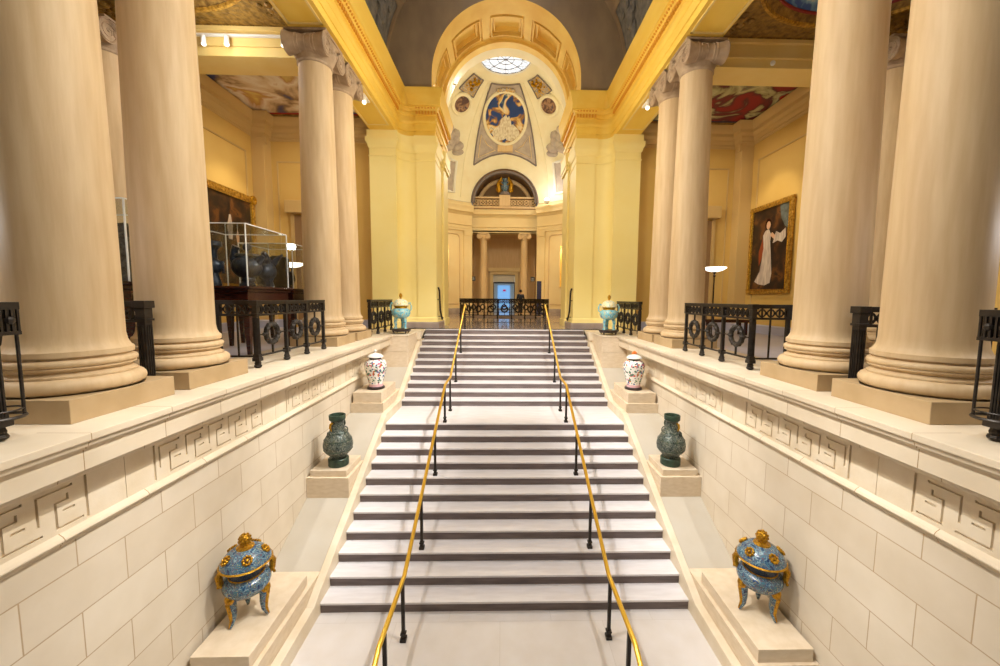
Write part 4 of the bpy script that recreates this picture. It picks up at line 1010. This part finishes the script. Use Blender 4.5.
# ================================================================== railings
def claw(m, x, y, z):
    m.sphere((x, y, z+.035), .06, sz=.6, u=10, v=6); m.lathe([(.035, 0), (.05, .05), (.03, .12), (.04, .14), (.03, .17)], (x, y, z+.03), 10)
def bay(t, P, Q, first, mt='iron', rings=True, thick=.045, detail=True):
    """one railing bay between two plan points; z relative to the floor"""
    P, Q = Vector(P), Vector(Q); d = Q-P; L = d.length; d.normalize(); nv = Vector((-d.y, d.x))
    def W(u, z, n_=0): v = P+d*u+nv*n_; return (v.x, v.y, z)
    def bar(m, u0, z0, u1, z1, h=.02, th=.02):
        # rectangular bar in the railing plane
        dv = Vector((u1-u0, z1-z0)); dv.normalize(); pv = Vector((-dv.y, dv.x))*h
        c = []
        for n_ in (-th, th):
            for (u, z, k) in ((u0, z0, 1), (u1, z1, 1), (u1, z1, -1), (u0, z0, -1)): c.append(m.v(*W(u+pv.x*k, z+pv.y*k, n_)))
        for q in ((0, 1, 2, 3), (7, 6, 5, 4), (0, 4, 5, 1), (1, 5, 6, 2), (2, 6, 7, 3), (3, 7, 4, 0)): m.f([c[i] for i in q])
    def post(u):
        m = MB(); bar(m, u, .1, u, .93, thick*.6, thick*.6); bar(m, u, .90, u, 1.10, thick*.85, thick*.9); bar(m, u, .16, u, .24, thick, thick)
        q = W(u, 0); claw(m, q[0], q[1], 0); m.build('post', mt, t)
    if first: post(0)
    post(L)
    m = MB(); bar(m, 0, 1.125, L, 1.125, .02, .06); bar(m, 0, 1.09, L, 1.09, .015, .04); bar(m, 0, .90, L, .90, .018, .035)
    k = max(2, int(L/.13)); wd = L/k
    for i in range(k):
        u = (i+.5)*wd
        bar(m, u-wd*.36, .93, u+wd*.36, 1.06, .009, .012); bar(m, u-wd*.36, 1.06, u+wd*.36, .93, .009, .012)
        if detail: m.sphere(W(u, .995), .028, u=8, v=5)
        bar(m, i*wd, .91, i*wd, 1.08, .009, .014)
    m.build('openwork_band', mt, t)
    m = MB(); bar(m, 0, .20, L, .20, .014, .02); m.build('bottom_rail', mt, t)
    if rings:
        uc = L/2; zc = .56; m = MB(); N = 24
        m.tube([W(uc+.17*math.cos(2*PI*j/N), zc+.165*math.sin(2*PI*j/N)) for j in range(N)], .042, 8, True)
        for j in range(12): m.sphere(W(uc+.17*math.cos(2*PI*j/12), zc+.165*math.sin(2*PI*j/12)), .052, u=6, v=4)
        bar(m, uc, .20, uc, zc-.15, .013, .013); bar(m, uc, zc+.15, uc, .89, .013, .013)
        bar(m, 0, zc, uc-.13, zc, .01, .01); bar(m, uc+.13, zc, L, zc, .01, .01)
        m.sphere(W(uc-.235, zc), .03, u=8, v=5); m.sphere(W(uc+.235, zc), .03, u=8, v=5); m.build('ring_panel', mt, t, smooth=False)
    else:
        nb = max(1, round(L/.27)); 
        for i in range(1, nb+(0 if L > .5 else 0)):
            m = MB(); bar(m, L*i/nb, .2, L*i/nb, .9, .011, .011); m.build('baluster', mt, t)
def railing(label, pts, ringsf, group='dark bronze gallery railings', corner=()):
    t = thing('railing', label, 'railing', (0, 0, Z1), group); t.scale = (1, 1, .955)
    for i, (a, b) in enumerate(zip(pts, pts[1:])): bay(t, a, b, i == 0, rings=ringsf[i])
    for (x, y, w) in corner:
        m = MB(); m.box(x-w, x+w, y-w, y+w, .12, .9); m.box(x-w-.015, x+w+.015, y-w-.015, y+w+.015, .9, .93); m.box(x-w-.022, x+w+.022, y-w-.022, y+w+.022, 1.06, 1.15); m.box(x-w-.005, x+w+.005, y-w-.005, y+w+.005, .93, 1.06)
        for q in (-.5, 0, .5):
            for k in (-1, 1): m.box(x+q*w-.006, x+q*w+.006, y+k*(w+.006)-.006, y+k*(w+.006)+.006, .2, .85); m.box(x+k*(w+.006)-.006, x+k*(w+.006)+.006, y+q*w-.006, y+q*w+.006, .2, .85)
        m.box(x-w-.022, x+w+.022, y-w-.022, y+w+.022, .12, .18); claw(m, x, y, 0); m.build('corner_post', 'iron', t, bevel=.004)
    return t
for s in (-1, 1):
    L_ = lr(s)
    railing('dark bronze railing with three ring bays between the second and third %s columns' % L_,
            [(s*5.25, .5), (s*4.65, .5), (s*4.06, .5), (s*4.06, 1.36), (s*4.06, 2.1), (s*4.06, 2.85), (s*4.06, 3.2)][:6], [False, False, True, True, True], corner=[(s*4.06, .5, .035)])
    railing('short dark bronze railing return in the gap between the two nearest %s columns' % L_,
            [(s*4.34, -1.15), (s*5.3, -1.15), (s*6.0, -1.15)], [False, False], corner=[(s*4.34, -1.15, .05)])
    railing('dark bronze railing at the %s picture edge in front of the nearest column' % L_,
            [(s*4.06, -2.80), (s*4.06, -3.5), (s*4.06, -4.3)], [True, True], corner=[(s*4.06, -2.80, .04)])
    t = [o for o in C.objects if o.name.startswith('railing') and o.parent is None][-1]; x, y = s*4.06, -2.80
    m = MB()   # openwork cage and ring about the newel
    for z0, z1 in ((1.09, 1.15), (.88, .91)): m.box(x-.12, x+.12, y-.12, y+.12, z0, z1)
    for k in (-.11, -.073, -.037, 0, .037, .073, .11):
        for q in (-.11, .11): m.box(x+k-.008, x+k+.008, y+q-.008, y+q+.008, .9, 1.1); m.box(x+q-.008, x+q+.008, y+k-.008, y+k+.008, .9, 1.1)
    for k in (-.055, .055):
        for q in (-.11, .11): m.sphere((x+k, y+q, 1.0), .035, u=8, v=5); m.sphere((x+q, y+k, 1.0), .035, u=8, v=5)
    m.build('openwork_cap', 'iron', t)
    for a, b in ((-.1, -.1), (-.1, .1), (.1, .1), (.1, -.1)): MB().tube([(x+a, y+b, .2), (x+a, y+b, .9)], .012, 8).build('baluster', 'iron', t, smooth=True)
    m = MB().torus((x, y, .2), .15, .014, n=24, m=6); m.torus((x, y, .26), .14, .008, n=24, m=6); m.build('base_ring', 'iron', t, smooth=True)
    railing('far dark bronze railing between the last %s column and the yellow pier' % L_,
            [(s*4.06, 5.9), (s*4.06, 6.65), (s*4.06, 7.4), (s*4.06, 8.15)], [True, True, True], corner=[(s*4.06, 5.9, .035)])
# round railing about the well in the rotunda floor
t = thing('railing', 'round dark bronze railing with ring bays about the well in the rotunda floor', 'railing', (0, 19, Z1), 'dark bronze gallery railings')
NB = 22; rp = [(2.78*math.sin(2*PI*(k+.5)/NB), -2.78*math.cos(2*PI*(k+.5)/NB)) for k in range(NB)]
for k in range(NB): bay(t, rp[k], rp[(k+1) % NB], False, detail=False)

# ================================================================== brass handrails
for s in (-1, 1):
    t = thing('handrail', 'polished brass handrail on dark bronze posts running up the %s third of the stairs' % lr(s), 'handrail', (s*1.515, 0, 0), 'brass handrails of the stairs')
    path = [(-3.2, .16), (-1.62, .93), (-.42, .93), (3.74, 2.86), (4.76, 2.86), (8.95, 4.78)]
    pts = []
    for (a, b) in zip(path, path[1:]): pts += [(0, a[0], a[1]), (0, a[0]+(b[0]-a[0])*.96, a[1]+(b[1]-a[1])*.96)]
    pts += [(0, 8.95, 4.78), (0, 9.05, 4.74), (0, 9.06, 4.66)]
    MB().tube(pts, .032, 12).build('rail', 'brass', t, smooth=True)
    def rz(y):
        for a, b in zip(path, path[1:]):
            if a[0] <= y <= b[0]: return a[1]+(b[1]-a[1])*(y-a[0])/(b[0]-a[0])
        return path[-1][1]
    for y, z in ((-1.4, 0), (-.52, 0), (2*T+.1, 3*RS), (6*T+.1, 7*RS), (10*T+.1, 11*RS), (10*T+1.09, 11*RS), (YU+2*T+.1, 14*RS), (YU+6*T+.1, 18*RS), (YU+10*T+.12, Z1)):
        m = MB().box(-.024, .024, y-.024, y+.024, z+.12, rz(y)-.02); p = m.build('post', 'iron', t, bevel=.004)
        m = MB().box(-.045, .045, y-.05, y+.05, z, z+.05); m.box(-.028, .028, y-.03, y+.03, z+.05, z+.10); m.box(-.04, .04, y-.04, y+.04, z+.10, z+.13); m.build('foot', 'iron', p, bevel=.006)

# ================================================================== vessels on the pedestals
def lobes(m, c, r, n=7, k=.5):
    for i in range(n): a = 2*PI*i/n; m.sphere((c[0]+r*math.cos(a), c[1]+r*math.sin(a), c[2]), r*k, u=6, v=4)
def burner(s):
    t = thing('incense_burner', 'blue cloisonne tripod incense burner with domed gilt-knobbed lid, nearest on the %s' % lr(s), 'incense burner', (s*3.54, -.80, .662), 'cloisonne tripod burners'); t.scale = (.9, .9, 1)
    MB().lathe(cr([(.02, .345), (.14, .35), (.24, .385), (.30, .45), (.318, .515), (.30, .575), (.25, .615), (.225, .625)]), segs=48).build('body', 'enamel', t, smooth=True)
    MB().lathe([(.23, .62), (.215, .64), (.215, .72), (.25, .775), (.25, .80)], segs=40).build('neck', 'enameldark', t, smooth=True)
    MB().torus((0, 0, .625), .228, .010).build('gilt_band', 'gold', t, smooth=True)
    lid = MB().lathe(cr([(.335, .79), (.325, .825), (.285, .885), (.235, .935), (.17, .972), (.10, .99)]), segs=48).build('lid', 'enamel', t, smooth=True)
    MB().lathe([(.25, .775), (.338, .775), (.352, .788), (.338, .803)], segs=40).build('rim', 'gold', lid, smooth=True)
    for k in range(5):
        a = 2*PI*k/5+(4.1 if s < 0 else 3.5); m = MB(); c = Vector((.262*math.cos(a), .262*math.sin(a), .922)); nn = Vector((math.cos(a)*.6, math.sin(a)*.6, .75)).normalized(); u = nn.orthogonal().normalized(); v = nn.cross(u)
        m.sphere(c, .026)
        for q in range(9): b = q*PI/4.5; p = c+u*.052*math.cos(b)+v*.052*math.sin(b); m.sphere(p, .022, u=6, v=5)
        m.build('gilt_flower', 'gold', lid, smooth=True)
    MB().lathe([(.12, .985), (.115, 1.0), (.06, 1.012), (.045, 1.03)], segs=24).build('collar', 'gold', lid, smooth=True)
    m = MB().sphere((0, 0, 1.09), .082, u=16, v=10)
    for k in range(40): z = -1+2*(k+.5)/40; a = k*2.4; q = math.sqrt(1-z*z); m.sphere((.078*q*math.cos(a), .078*q*math.sin(a), 1.09+.078*z), .018, u=5, v=4)
    m.build('knob', 'gold', lid, smooth=True)
    for k in range(3):
        a = math.radians((245 if s < 0 else 295)+120*k); ca, sa = math.cos(a), math.sin(a)
        leg = MB().tube([(.19*ca, .19*sa, .44), (.235*ca, .235*sa, .34), (.215*ca, .215*sa, .2), (.22*ca, .22*sa, .1), (.27*ca, .27*sa, .012), (.28*ca, .28*sa, .0)], .04, 10, rr=[.07, .065, .05, .038, .024, .012]).build('leg', 'enamel', t, smooth=True)
        m = MB().sphere((.25*ca, .25*sa, .40), .072, sz=1.15); m.sphere((.285*ca, .285*sa, .37), .03); m.sphere((.26*ca, .26*sa, .45), .035); m.sphere((.29*ca, .29*sa, .42), .02)
        m.tube([(.275*ca, .275*sa, .35), (.258*ca, .258*sa, .22), (.25*ca, .25*sa, .1), (.285*ca, .285*sa, .012)], .015, 6, rr=[.045, .034, .026, .014]); m.build('gilt_mask', 'gold', leg, smooth=True)
    for k in (0, 1):
        a = PI*k+math.radians(215 if s < 0 else -35); ca, sa = math.cos(a), math.sin(a); m = MB()
        m.tube([(.27*ca, .27*sa, .52), (.33*ca, .33*sa, .58), (.34*ca, .34*sa, .68), (.30*ca, .30*sa, .76), (.24*ca, .24*sa, .74)], .03, 8, rr=[.035, .045, .05, .045, .03])
        for q in range(10): b = q*.6; m.sphere(((.33+.02*math.cos(b*2))*ca+.03*sa*math.cos(b), (.33+.02*math.cos(b*2))*sa-.03*ca*math.cos(b), .53+.024*q), .024, u=6, v=5)
        m.build('handle', 'gold', t, smooth=True)
def bronze_vase(s):
    t = thing('bronze_vase', 'dark green patinated bronze vase on the second %s pedestal' % lr(s), 'vase', (s*3.42, 1.93, 1.61), 'dark bronze vases')
    MB().lathe([(.18, 0), (.198, .015), (.198, .145), (.185, .16), (.155, .165)], segs=48).build('foot', 'verdigrisrim', t, smooth=True)
    MB().lathe(cr([(.15, .16), (.155, .20), (.20, .245), (.255, .31), (.283, .40), (.280, .47), (.25, .56), (.20, .65), (.155, .73), (.128, .81), (.12, .88), (.128, .95)]), segs=56).build('body', 'verdigris', t, smooth=True)
    for z, r in ((.34, .271), (.54, .262), (.69, .180)): MB().torus((0, 0, z), r, .007, n=48, m=6).build('band', 'verdigrisrim', t, smooth=True)
    MB().lathe([(.128, .93), (.155, .95), (.16, 1.03), (.155, 1.045), (.138, 1.045), (.115, .98), (.10, .7), (.01, .68)], segs=48).build('rim', 'verdigrisrim', t, smooth=True)
    for k in (-1, 1):
        a = PI*1.35 if s < 0 else -PI*.35
        a += 0 if k < 0 else PI; ca, sa = math.cos(a), math.sin(a); m = MB()
        m.tube([(.12*ca, .12*sa, .90), (.165*ca, .165*sa, .88), (.18*ca, .18*sa, .82), (.15*ca, .15*sa, .74)], .016, 8, rr=[.022, .024, .02, .014])
        hd = m.build('handle', 'gold' if k < 0 else 'verdigrisrim', t, smooth=True)
        m = MB(); c = Vector((.205*ca, .205*sa, .68)); m.tube([c+Vector((-sa*.05*math.cos(2*PI*j/16), ca*.05*math.cos(2*PI*j/16), .06*math.sin(2*PI*j/16))) for j in range(16)], .012, 6, True); m.build('ring', 'verdigris', hd, smooth=True)
def jar(s):
    t = thing('porcelain_jar', 'flowered white porcelain jar with %s knob on the third %s pedestal' % (('a white', 'left') if s < 0 else ('an orange', 'right')), 'jar', (s*3.43, 4.40, 2.62), 'porcelain temple jars')
    MB().lathe([(.20, 0), (.225, .01), (.225, .05), (.20, .07)], segs=40).build('stand', 'darkwood', t, smooth=True)
    MB().lathe([(.18, .06), (.18, .10), (.175, .14)], segs=40).build('foot', 'pinkband', t, smooth=True)
    MB().lathe(cr([(.175, .13), (.19, .20), (.235, .36), (.27, .50), (.285, .60), (.28, .67), (.24, .74), (.18, .78), (.155, .79)]), segs=48).build('body', 'porcelain', t, smooth=True)
    MB().lathe([(.155, .78), (.155, .83), (.16, .835)], segs=40).build('neck_band', 'porcband', t, smooth=True)
    lid = MB().lathe([(.20, .835), (.205, .85), (.19, .88), (.13, .92), (.05, .94), (.03, .95)], segs=40).build('lid', 'porcelainwhite', t, smooth=True)
    if s < 0: MB().lathe([(.03, .94), (.02, .97), (.035, 1.0), (.012, 1.045), (.001, 1.05)], segs=20).build('knob', 'porcelainwhite', lid, smooth=True)
    else:
        m = MB().sphere((0, 0, .985), .05); m.sphere((-.035, 0, .975), .035); m.sphere((.035, 0, .975), .035); m.build('knob', 'orange', lid, smooth=True)
def small_burner(s):
    t = thing('incense_burner', 'turquoise enamel incense burner on a dark wood stand at the %s stair head' % lr(s), 'incense burner', (s*3.40, 6.95, 3.872), 'turquoise incense burners')
    st_ = MB().lathe([(.24, .05), (.29, .07), (.31, .10), (.31, .14), (.27, .15)], segs=32).build('stand', 'darkwood', t, smooth=True)
    for k in range(4): a = PI/4+k*PI/2; MB().tube([(.24*math.cos(a), .24*math.sin(a), .10), (.29*math.cos(a), .29*math.sin(a), .05), (.25*math.cos(a), .25*math.sin(a), .0)], .03, 8, rr=[.035, .03, .02]).build('stand_foot', 'darkwood', st_, smooth=True)
    for k in range(3):
        a = PI/2+2*PI*k/3; ca, sa = math.cos(a), math.sin(a)
        MB().tube([(.16*ca, .16*sa, .50), (.185*ca, .185*sa, .36), (.17*ca, .17*sa, .24), (.19*ca, .19*sa, .14)], .05, 10, rr=[.06, .05, .035, .06]).build('leg', 'turquoise', t, smooth=True)
    MB().lathe([(.05, .46), (.18, .49), (.27, .56), (.30, .65), (.29, .72), (.24, .78), (.22, .80)], segs=40).build('body', 'turquoise', t, smooth=True)
    MB().lathe([(.21, .79), (.19, .82), (.21, .87), (.24, .89)], segs=40).build('neck', 'gold', t, smooth=True)
    lid = MB().lathe([(.25, .89), (.255, .91), (.23, .99), (.17, 1.06), (.09, 1.10), (.04, 1.11)], segs=40).build('lid', 'paleenamel', t, smooth=True)
    MB().lathe([(.04, 1.10), (.03, 1.15), (.05, 1.18), (.055, 1.23), (.03, 1.28), (.001, 1.30)], segs=20).build('knob', 'gold', lid, smooth=True)
    for k in (-1, 1):
        m = MB(); m.tube([(k*.26, 0, .72), (k*.33, 0, .76), (k*.34, 0, .88), (k*.30, 0, .98), (k*.25, 0, .96)], .025, 8); m.build('handle', 'turquoise', t, smooth=True)
for s in (-1, 1): burner(s); bronze_vase(s); jar(s); small_burner(s)

# ================================================================== display cases in the left gallery
def table(label, x0, x1, ya, yb, h=1.36):
    t = thing('display_table', label, 'table', ((x0+x1)/2, (ya+yb)/2, Z1), 'mahogany display tables'); a, b = (x1-x0)/2, (yb-ya)/2
    MB().box(-a, a, -b, b, h-.05, h).build('table_top', 'mahogany', t, bevel=.015)
    m = MB().box(-a+.05, a-.05, -b+.05, b-.05, h-.11, h-.05); m.box(-a+.09, a-.09, -b+.09, b-.09, h-.30, h-.11); m.box(-a+.06, a-.06, -b+.06, b-.06, h-.34, h-.30); m.build('apron', 'mahogany', t, bevel=.008)
    for x in (-a+.12, a-.12):
        for y in (-b+.12, b-.12):
            m = MB(); q = [(x-.07, y-.07), (x+.07, y-.07), (x+.07, y+.07), (x-.07, y+.07)]; p = [(x+(u-x)*.45, y+(v-y)*.45) for u, v in q]
            A = [m.v(*c, h-.3) for c in q]; B = [m.v(*c, 0) for c in p]; m.f(A); m.f(B[::-1])
            for k in range(4): m.f([A[k], A[(k+1) % 4], B[(k+1) % 4], B[k]])
            m.build('leg', 'mahogany', t)
    return t
def case(label, x0, x1, ya, yb, z0, z1):
    t = thing('display_case', label, 'display case', ((x0+x1)/2, (ya+yb)/2, z0), 'clear acrylic display cases'); a, b, h = (x1-x0)/2, (yb-ya)/2, z1-z0
    for (p, q, r, u, v, w_) in ((-a, -a+.008, -b, b, 0, h), (a-.008, a, -b, b, 0, h), (-a+.008, a-.008, -b, -b+.008, 0, h), (-a+.008, a-.008, b-.008, b, 0, h), (-a, a, -b, b, h, h+.008)):
        MB().box(p, q, r, u, v, w_).build('pane', 'glass', t)
    m = MB(); e = .009
    for x in (-a, a):
        for y in (-b, b): m.box(x-e, x+e, y-e, y+e, 0, h)
    for y in (-b, b): m.box(-a, a, y-e, y+e, h-.004, h+.014)
    for x in (-a, a): m.box(x-e, x+e, -b, b, h-.004, h+.014)
    m.build('polished_edges', 'acryledge', t)
Zt = Z1+1.36
table('mahogany table in the left gallery under the tall clear case of dark bronzes', -6.55, -5.0, 1.85, 3.5)
table('mahogany table behind, under the lower clear case with brown bronzes', -6.7, -5.2, 3.9, 5.4)
table('mahogany table glimpsed between the two nearest left columns', -7.0, -5.35, -.2, 1.2)
case('tall clear display case over the dark bronzes, right of the second left column', -6.45, -5.08, 1.95, 3.4, Zt, 6.42)
case('lower clear display case behind the tall one, near the left torchiere', -6.6, -5.3, 4.05, 5.3, Zt, 6.32)
case('clear display case with grey carved stone, seen between the two nearest left columns', -6.9, -5.45, -.1, 1.1, Zt, 6.38)
t = thing('bronze_beaker', 'tall flared blue black bronze beaker with silvery lip in the tall case', 'bronze', (-6.12, 2.5, Zt))
MB().lathe([(.13, 0), (.14, .03), (.12, .12), (.10, .2), (.09, .28), (.15, .34), (.17, .42), (.15, .52), (.08, .58), (.08, .74), (.12, .80), (.17, .84), (.17, .93), (.15, .93), (.10, .8)], segs=28).build('body', 'blackbronze', t, smooth=True)
mm = MB()
for k in range(4):
    for q in range(5): a = k*PI/2+.5; mm.sphere((.165*math.cos(a), .165*math.sin(a), .30+.05*q), .03, u=6, v=5)
mm.build('flange', 'blackbronze', t, smooth=True)
t = thing('bronze_vessel', 'bulky blue black bronze animal vessel with a ball finial in the tall case', 'bronze', (-5.56, 2.7, Zt))
mm = MB(); mm.sphere((0, 0, .42), .26, sx=1.15, sz=.95, u=20, v=12); mm.sphere((.02, 0, .16), .13, sz=.7); mm.lathe([(.15, 0), (.16, .05), (.1, .12)], segs=20)
mm.tube([(-.2, 0, .45), (-.26, 0, .62), (-.24, 0, .78), (-.2, 0, .86)], .08, 10, rr=[.12, .09, .07, .08]); mm.tube([(.2, 0, .5), (.3, 0, .62), (.36, 0, .66)], .06, 8, rr=[.1, .07, .04]); mm.build('body', 'blackbronze', t, smooth=True)
MB().sphere((.02, 0, .84), .085).build('finial', 'blackbronze', t, smooth=True); MB().tube([(.02, 0, .64), (.02, 0, .8)], .03).build('stem', 'blackbronze', t)
MB().box(-.18, .22, -.12, .12, .64, .70).build('silvered_rim', 'greystone', t, bevel=.02)
t = thing('bronze_bird', 'dark winged bronze creature at the right end of the tall case', 'bronze', (-5.34, 3.06, Zt+.02))
mm = MB(); mm.sphere((0, 0, .34), .17, sy=1.4, sz=1.2); mm.tube([(0, 0, .2), (0, .02, .1), (0, .03, 0)], .1, 8, rr=[.12, .09, .12]); mm.tube([(0, -.05, .5), (.03, -.1, .68), (.0, -.16, .74)], .06, 8, rr=[.1, .07, .05])
mm.tube([(0, .1, .45), (.12, .2, .62), (.2, .26, .74)], .05, 6, rr=[.09, .06, .02]); mm.tube([(0, .1, .45), (-.1, .2, .64), (-.16, .24, .78)], .05, 6, rr=[.09, .06, .02]); mm.build('body', 'blackbronze', t, smooth=True)
t = thing('bronze_jar', 'squat brown grey bronze jar in the lower case', 'bronze', (-6.28, 4.45, Zt)); MB().lathe([(.14, 0), (.16, .04), (.12, .1), (.26, .25), (.30, .42), (.24, .58), (.16, .64), (.19, .70), (.17, .71)], segs=28).build('body', 'brownbronze', t, smooth=True)
t = thing('stone_stele', 'brown squared stone block standing in the lower case', 'carving', (-6.2, 5.05, Zt)); MB().prism([(-.26, 0), (.26, 0), (.24, .84), (.1, .9), (-.1, .9), (-.24, .84)], 'y', -.1, .1).build('slab', 'brownbronze', t, bevel=.02)
t = thing('bronze_disc', 'round dark bronze disc upright at the right end of the lower case', 'bronze', (-5.82, 4.75, Zt)); MB().lathe([(.02, -.03), (.2, -.03), (.21, 0), (.2, .03), (.02, .03)], (0, 0, .28), 28, axis='y').build('disc', 'brownbronze', t, smooth=True); MB().box(-.1, .1, -.08, .08, 0, .09).build('foot', 'darkwood', t)
t = thing('stone_carving', 'rough grey carved stone relief inside the leftmost clear case', 'carving', (-6.15, .5, Zt))
mm = MB().prism([(-.6, 0), (.6, 0), (.62, .3), (.55, .55), (.58, .8), (.3, .9), (-.1, .86), (-.5, .9), (-.6, .5)], 'y', -.2, .2)
for k in range(26): rnd = random.Random(k); mm.sphere((rnd.uniform(-.5, .5), -.2, rnd.uniform(.1, .8)), rnd.uniform(.05, .12), sy=.5, u=8, v=6)
mm.build('slab', 'greystone', t, bevel=.01)

# ================================================================== person beyond the well railing
t = thing('person', 'person in a dark coat standing beyond the round railing near the right far column', 'person', (1.18, 22.6, Z1), rz=PI+.3)
def skin(name, mt, joints, edges, par, sub=1):
    me = bpy.data.meshes.new(name); me.from_pydata([j[:3] for j in joints], edges, []); o = bpy.data.objects.new(name, me); C.objects.link(o); o.parent = par
    me.materials.append(M[mt]); md = o.modifiers.new('skin', 'SKIN'); md.use_smooth_shade = True
    for v, j in zip(me.skin_vertices[0].data, joints): v.radius = (j[3], j[4] if len(j) > 4 else j[3])
    me.skin_vertices[0].data[0].use_root = True
    sb = o.modifiers.new('sub', 'SUBSURF'); sb.levels = sub; sb.render_levels = sub; return o
J = [(0, 0, .95, .10, .07), (0, 0, 1.15, .09, .06), (0, 0, 1.38, .09, .06), (0, 0, 1.50, .05), (0, -.01, 1.58, .05), (0, -.02, 1.66, .085, .10), (0, -.01, 1.74, .06, .07),
     (.09, 0, .85, .085), (.10, 0, .48, .06), (.10, .01, .10, .04), (.11, -.12, .03, .035), (-.09, 0, .85, .085), (-.10, .0, .48, .06), (-.10, .01, .10, .04), (-.12, -.12, .03, .035),
     (.19, 0, 1.40, .04), (.25, .02, 1.16, .036), (.22, -.12, .98, .035), (.20, -.2, .93, .035), (-.19, 0, 1.40, .04), (-.25, .02, 1.16, .036), (-.22, -.12, .98, .035), (-.20, -.2, .93, .035)]
E_ = [(0, 1), (1, 2), (2, 3), (3, 4), (4, 5), (5, 6), (0, 7), (7, 8), (8, 9), (9, 10), (0, 11), (11, 12), (12, 13), (13, 14), (2, 15), (15, 16), (16, 17), (17, 18), (2, 19), (19, 20), (20, 21), (21, 22)]
skin('body', 'skin', J, E_, t)
skin('coat', 'coat', [(0, 0, .88, .19, .15), (0, 0, 1.15, .165, .12), (0, 0, 1.42, .18, .125), (.20, 0, 1.43, .085), (.26, .02, 1.16, .062), (.23, -.10, 1.0, .052), (-.20, 0, 1.43, .085), (-.26, .02, 1.16, .062), (-.23, -.10, 1.0, .052)],
     [(0, 1), (1, 2), (2, 3), (3, 4), (4, 5), (2, 6), (6, 7), (7, 8)], t)
skin('trousers', 'trousers', [(0, 0, .92, .15, .12), (.09, 0, .82, .10), (.10, 0, .48, .078), (.10, .01, .10, .06), (-.09, 0, .82, .10), (-.10, 0, .48, .078), (-.10, .01, .10, .06)], [(0, 1), (1, 2), (2, 3), (0, 4), (4, 5), (5, 6)], t)
MB().sphere((0, .01, 1.70), .11, sy=1.1, u=16, v=10).build('hair', 'hair', t, smooth=True)
for x in (-.11, .11): MB().sphere((x, -.06, .04), .055, sy=2.2, sz=.8).build('shoe', 'shoe', t, smooth=True)
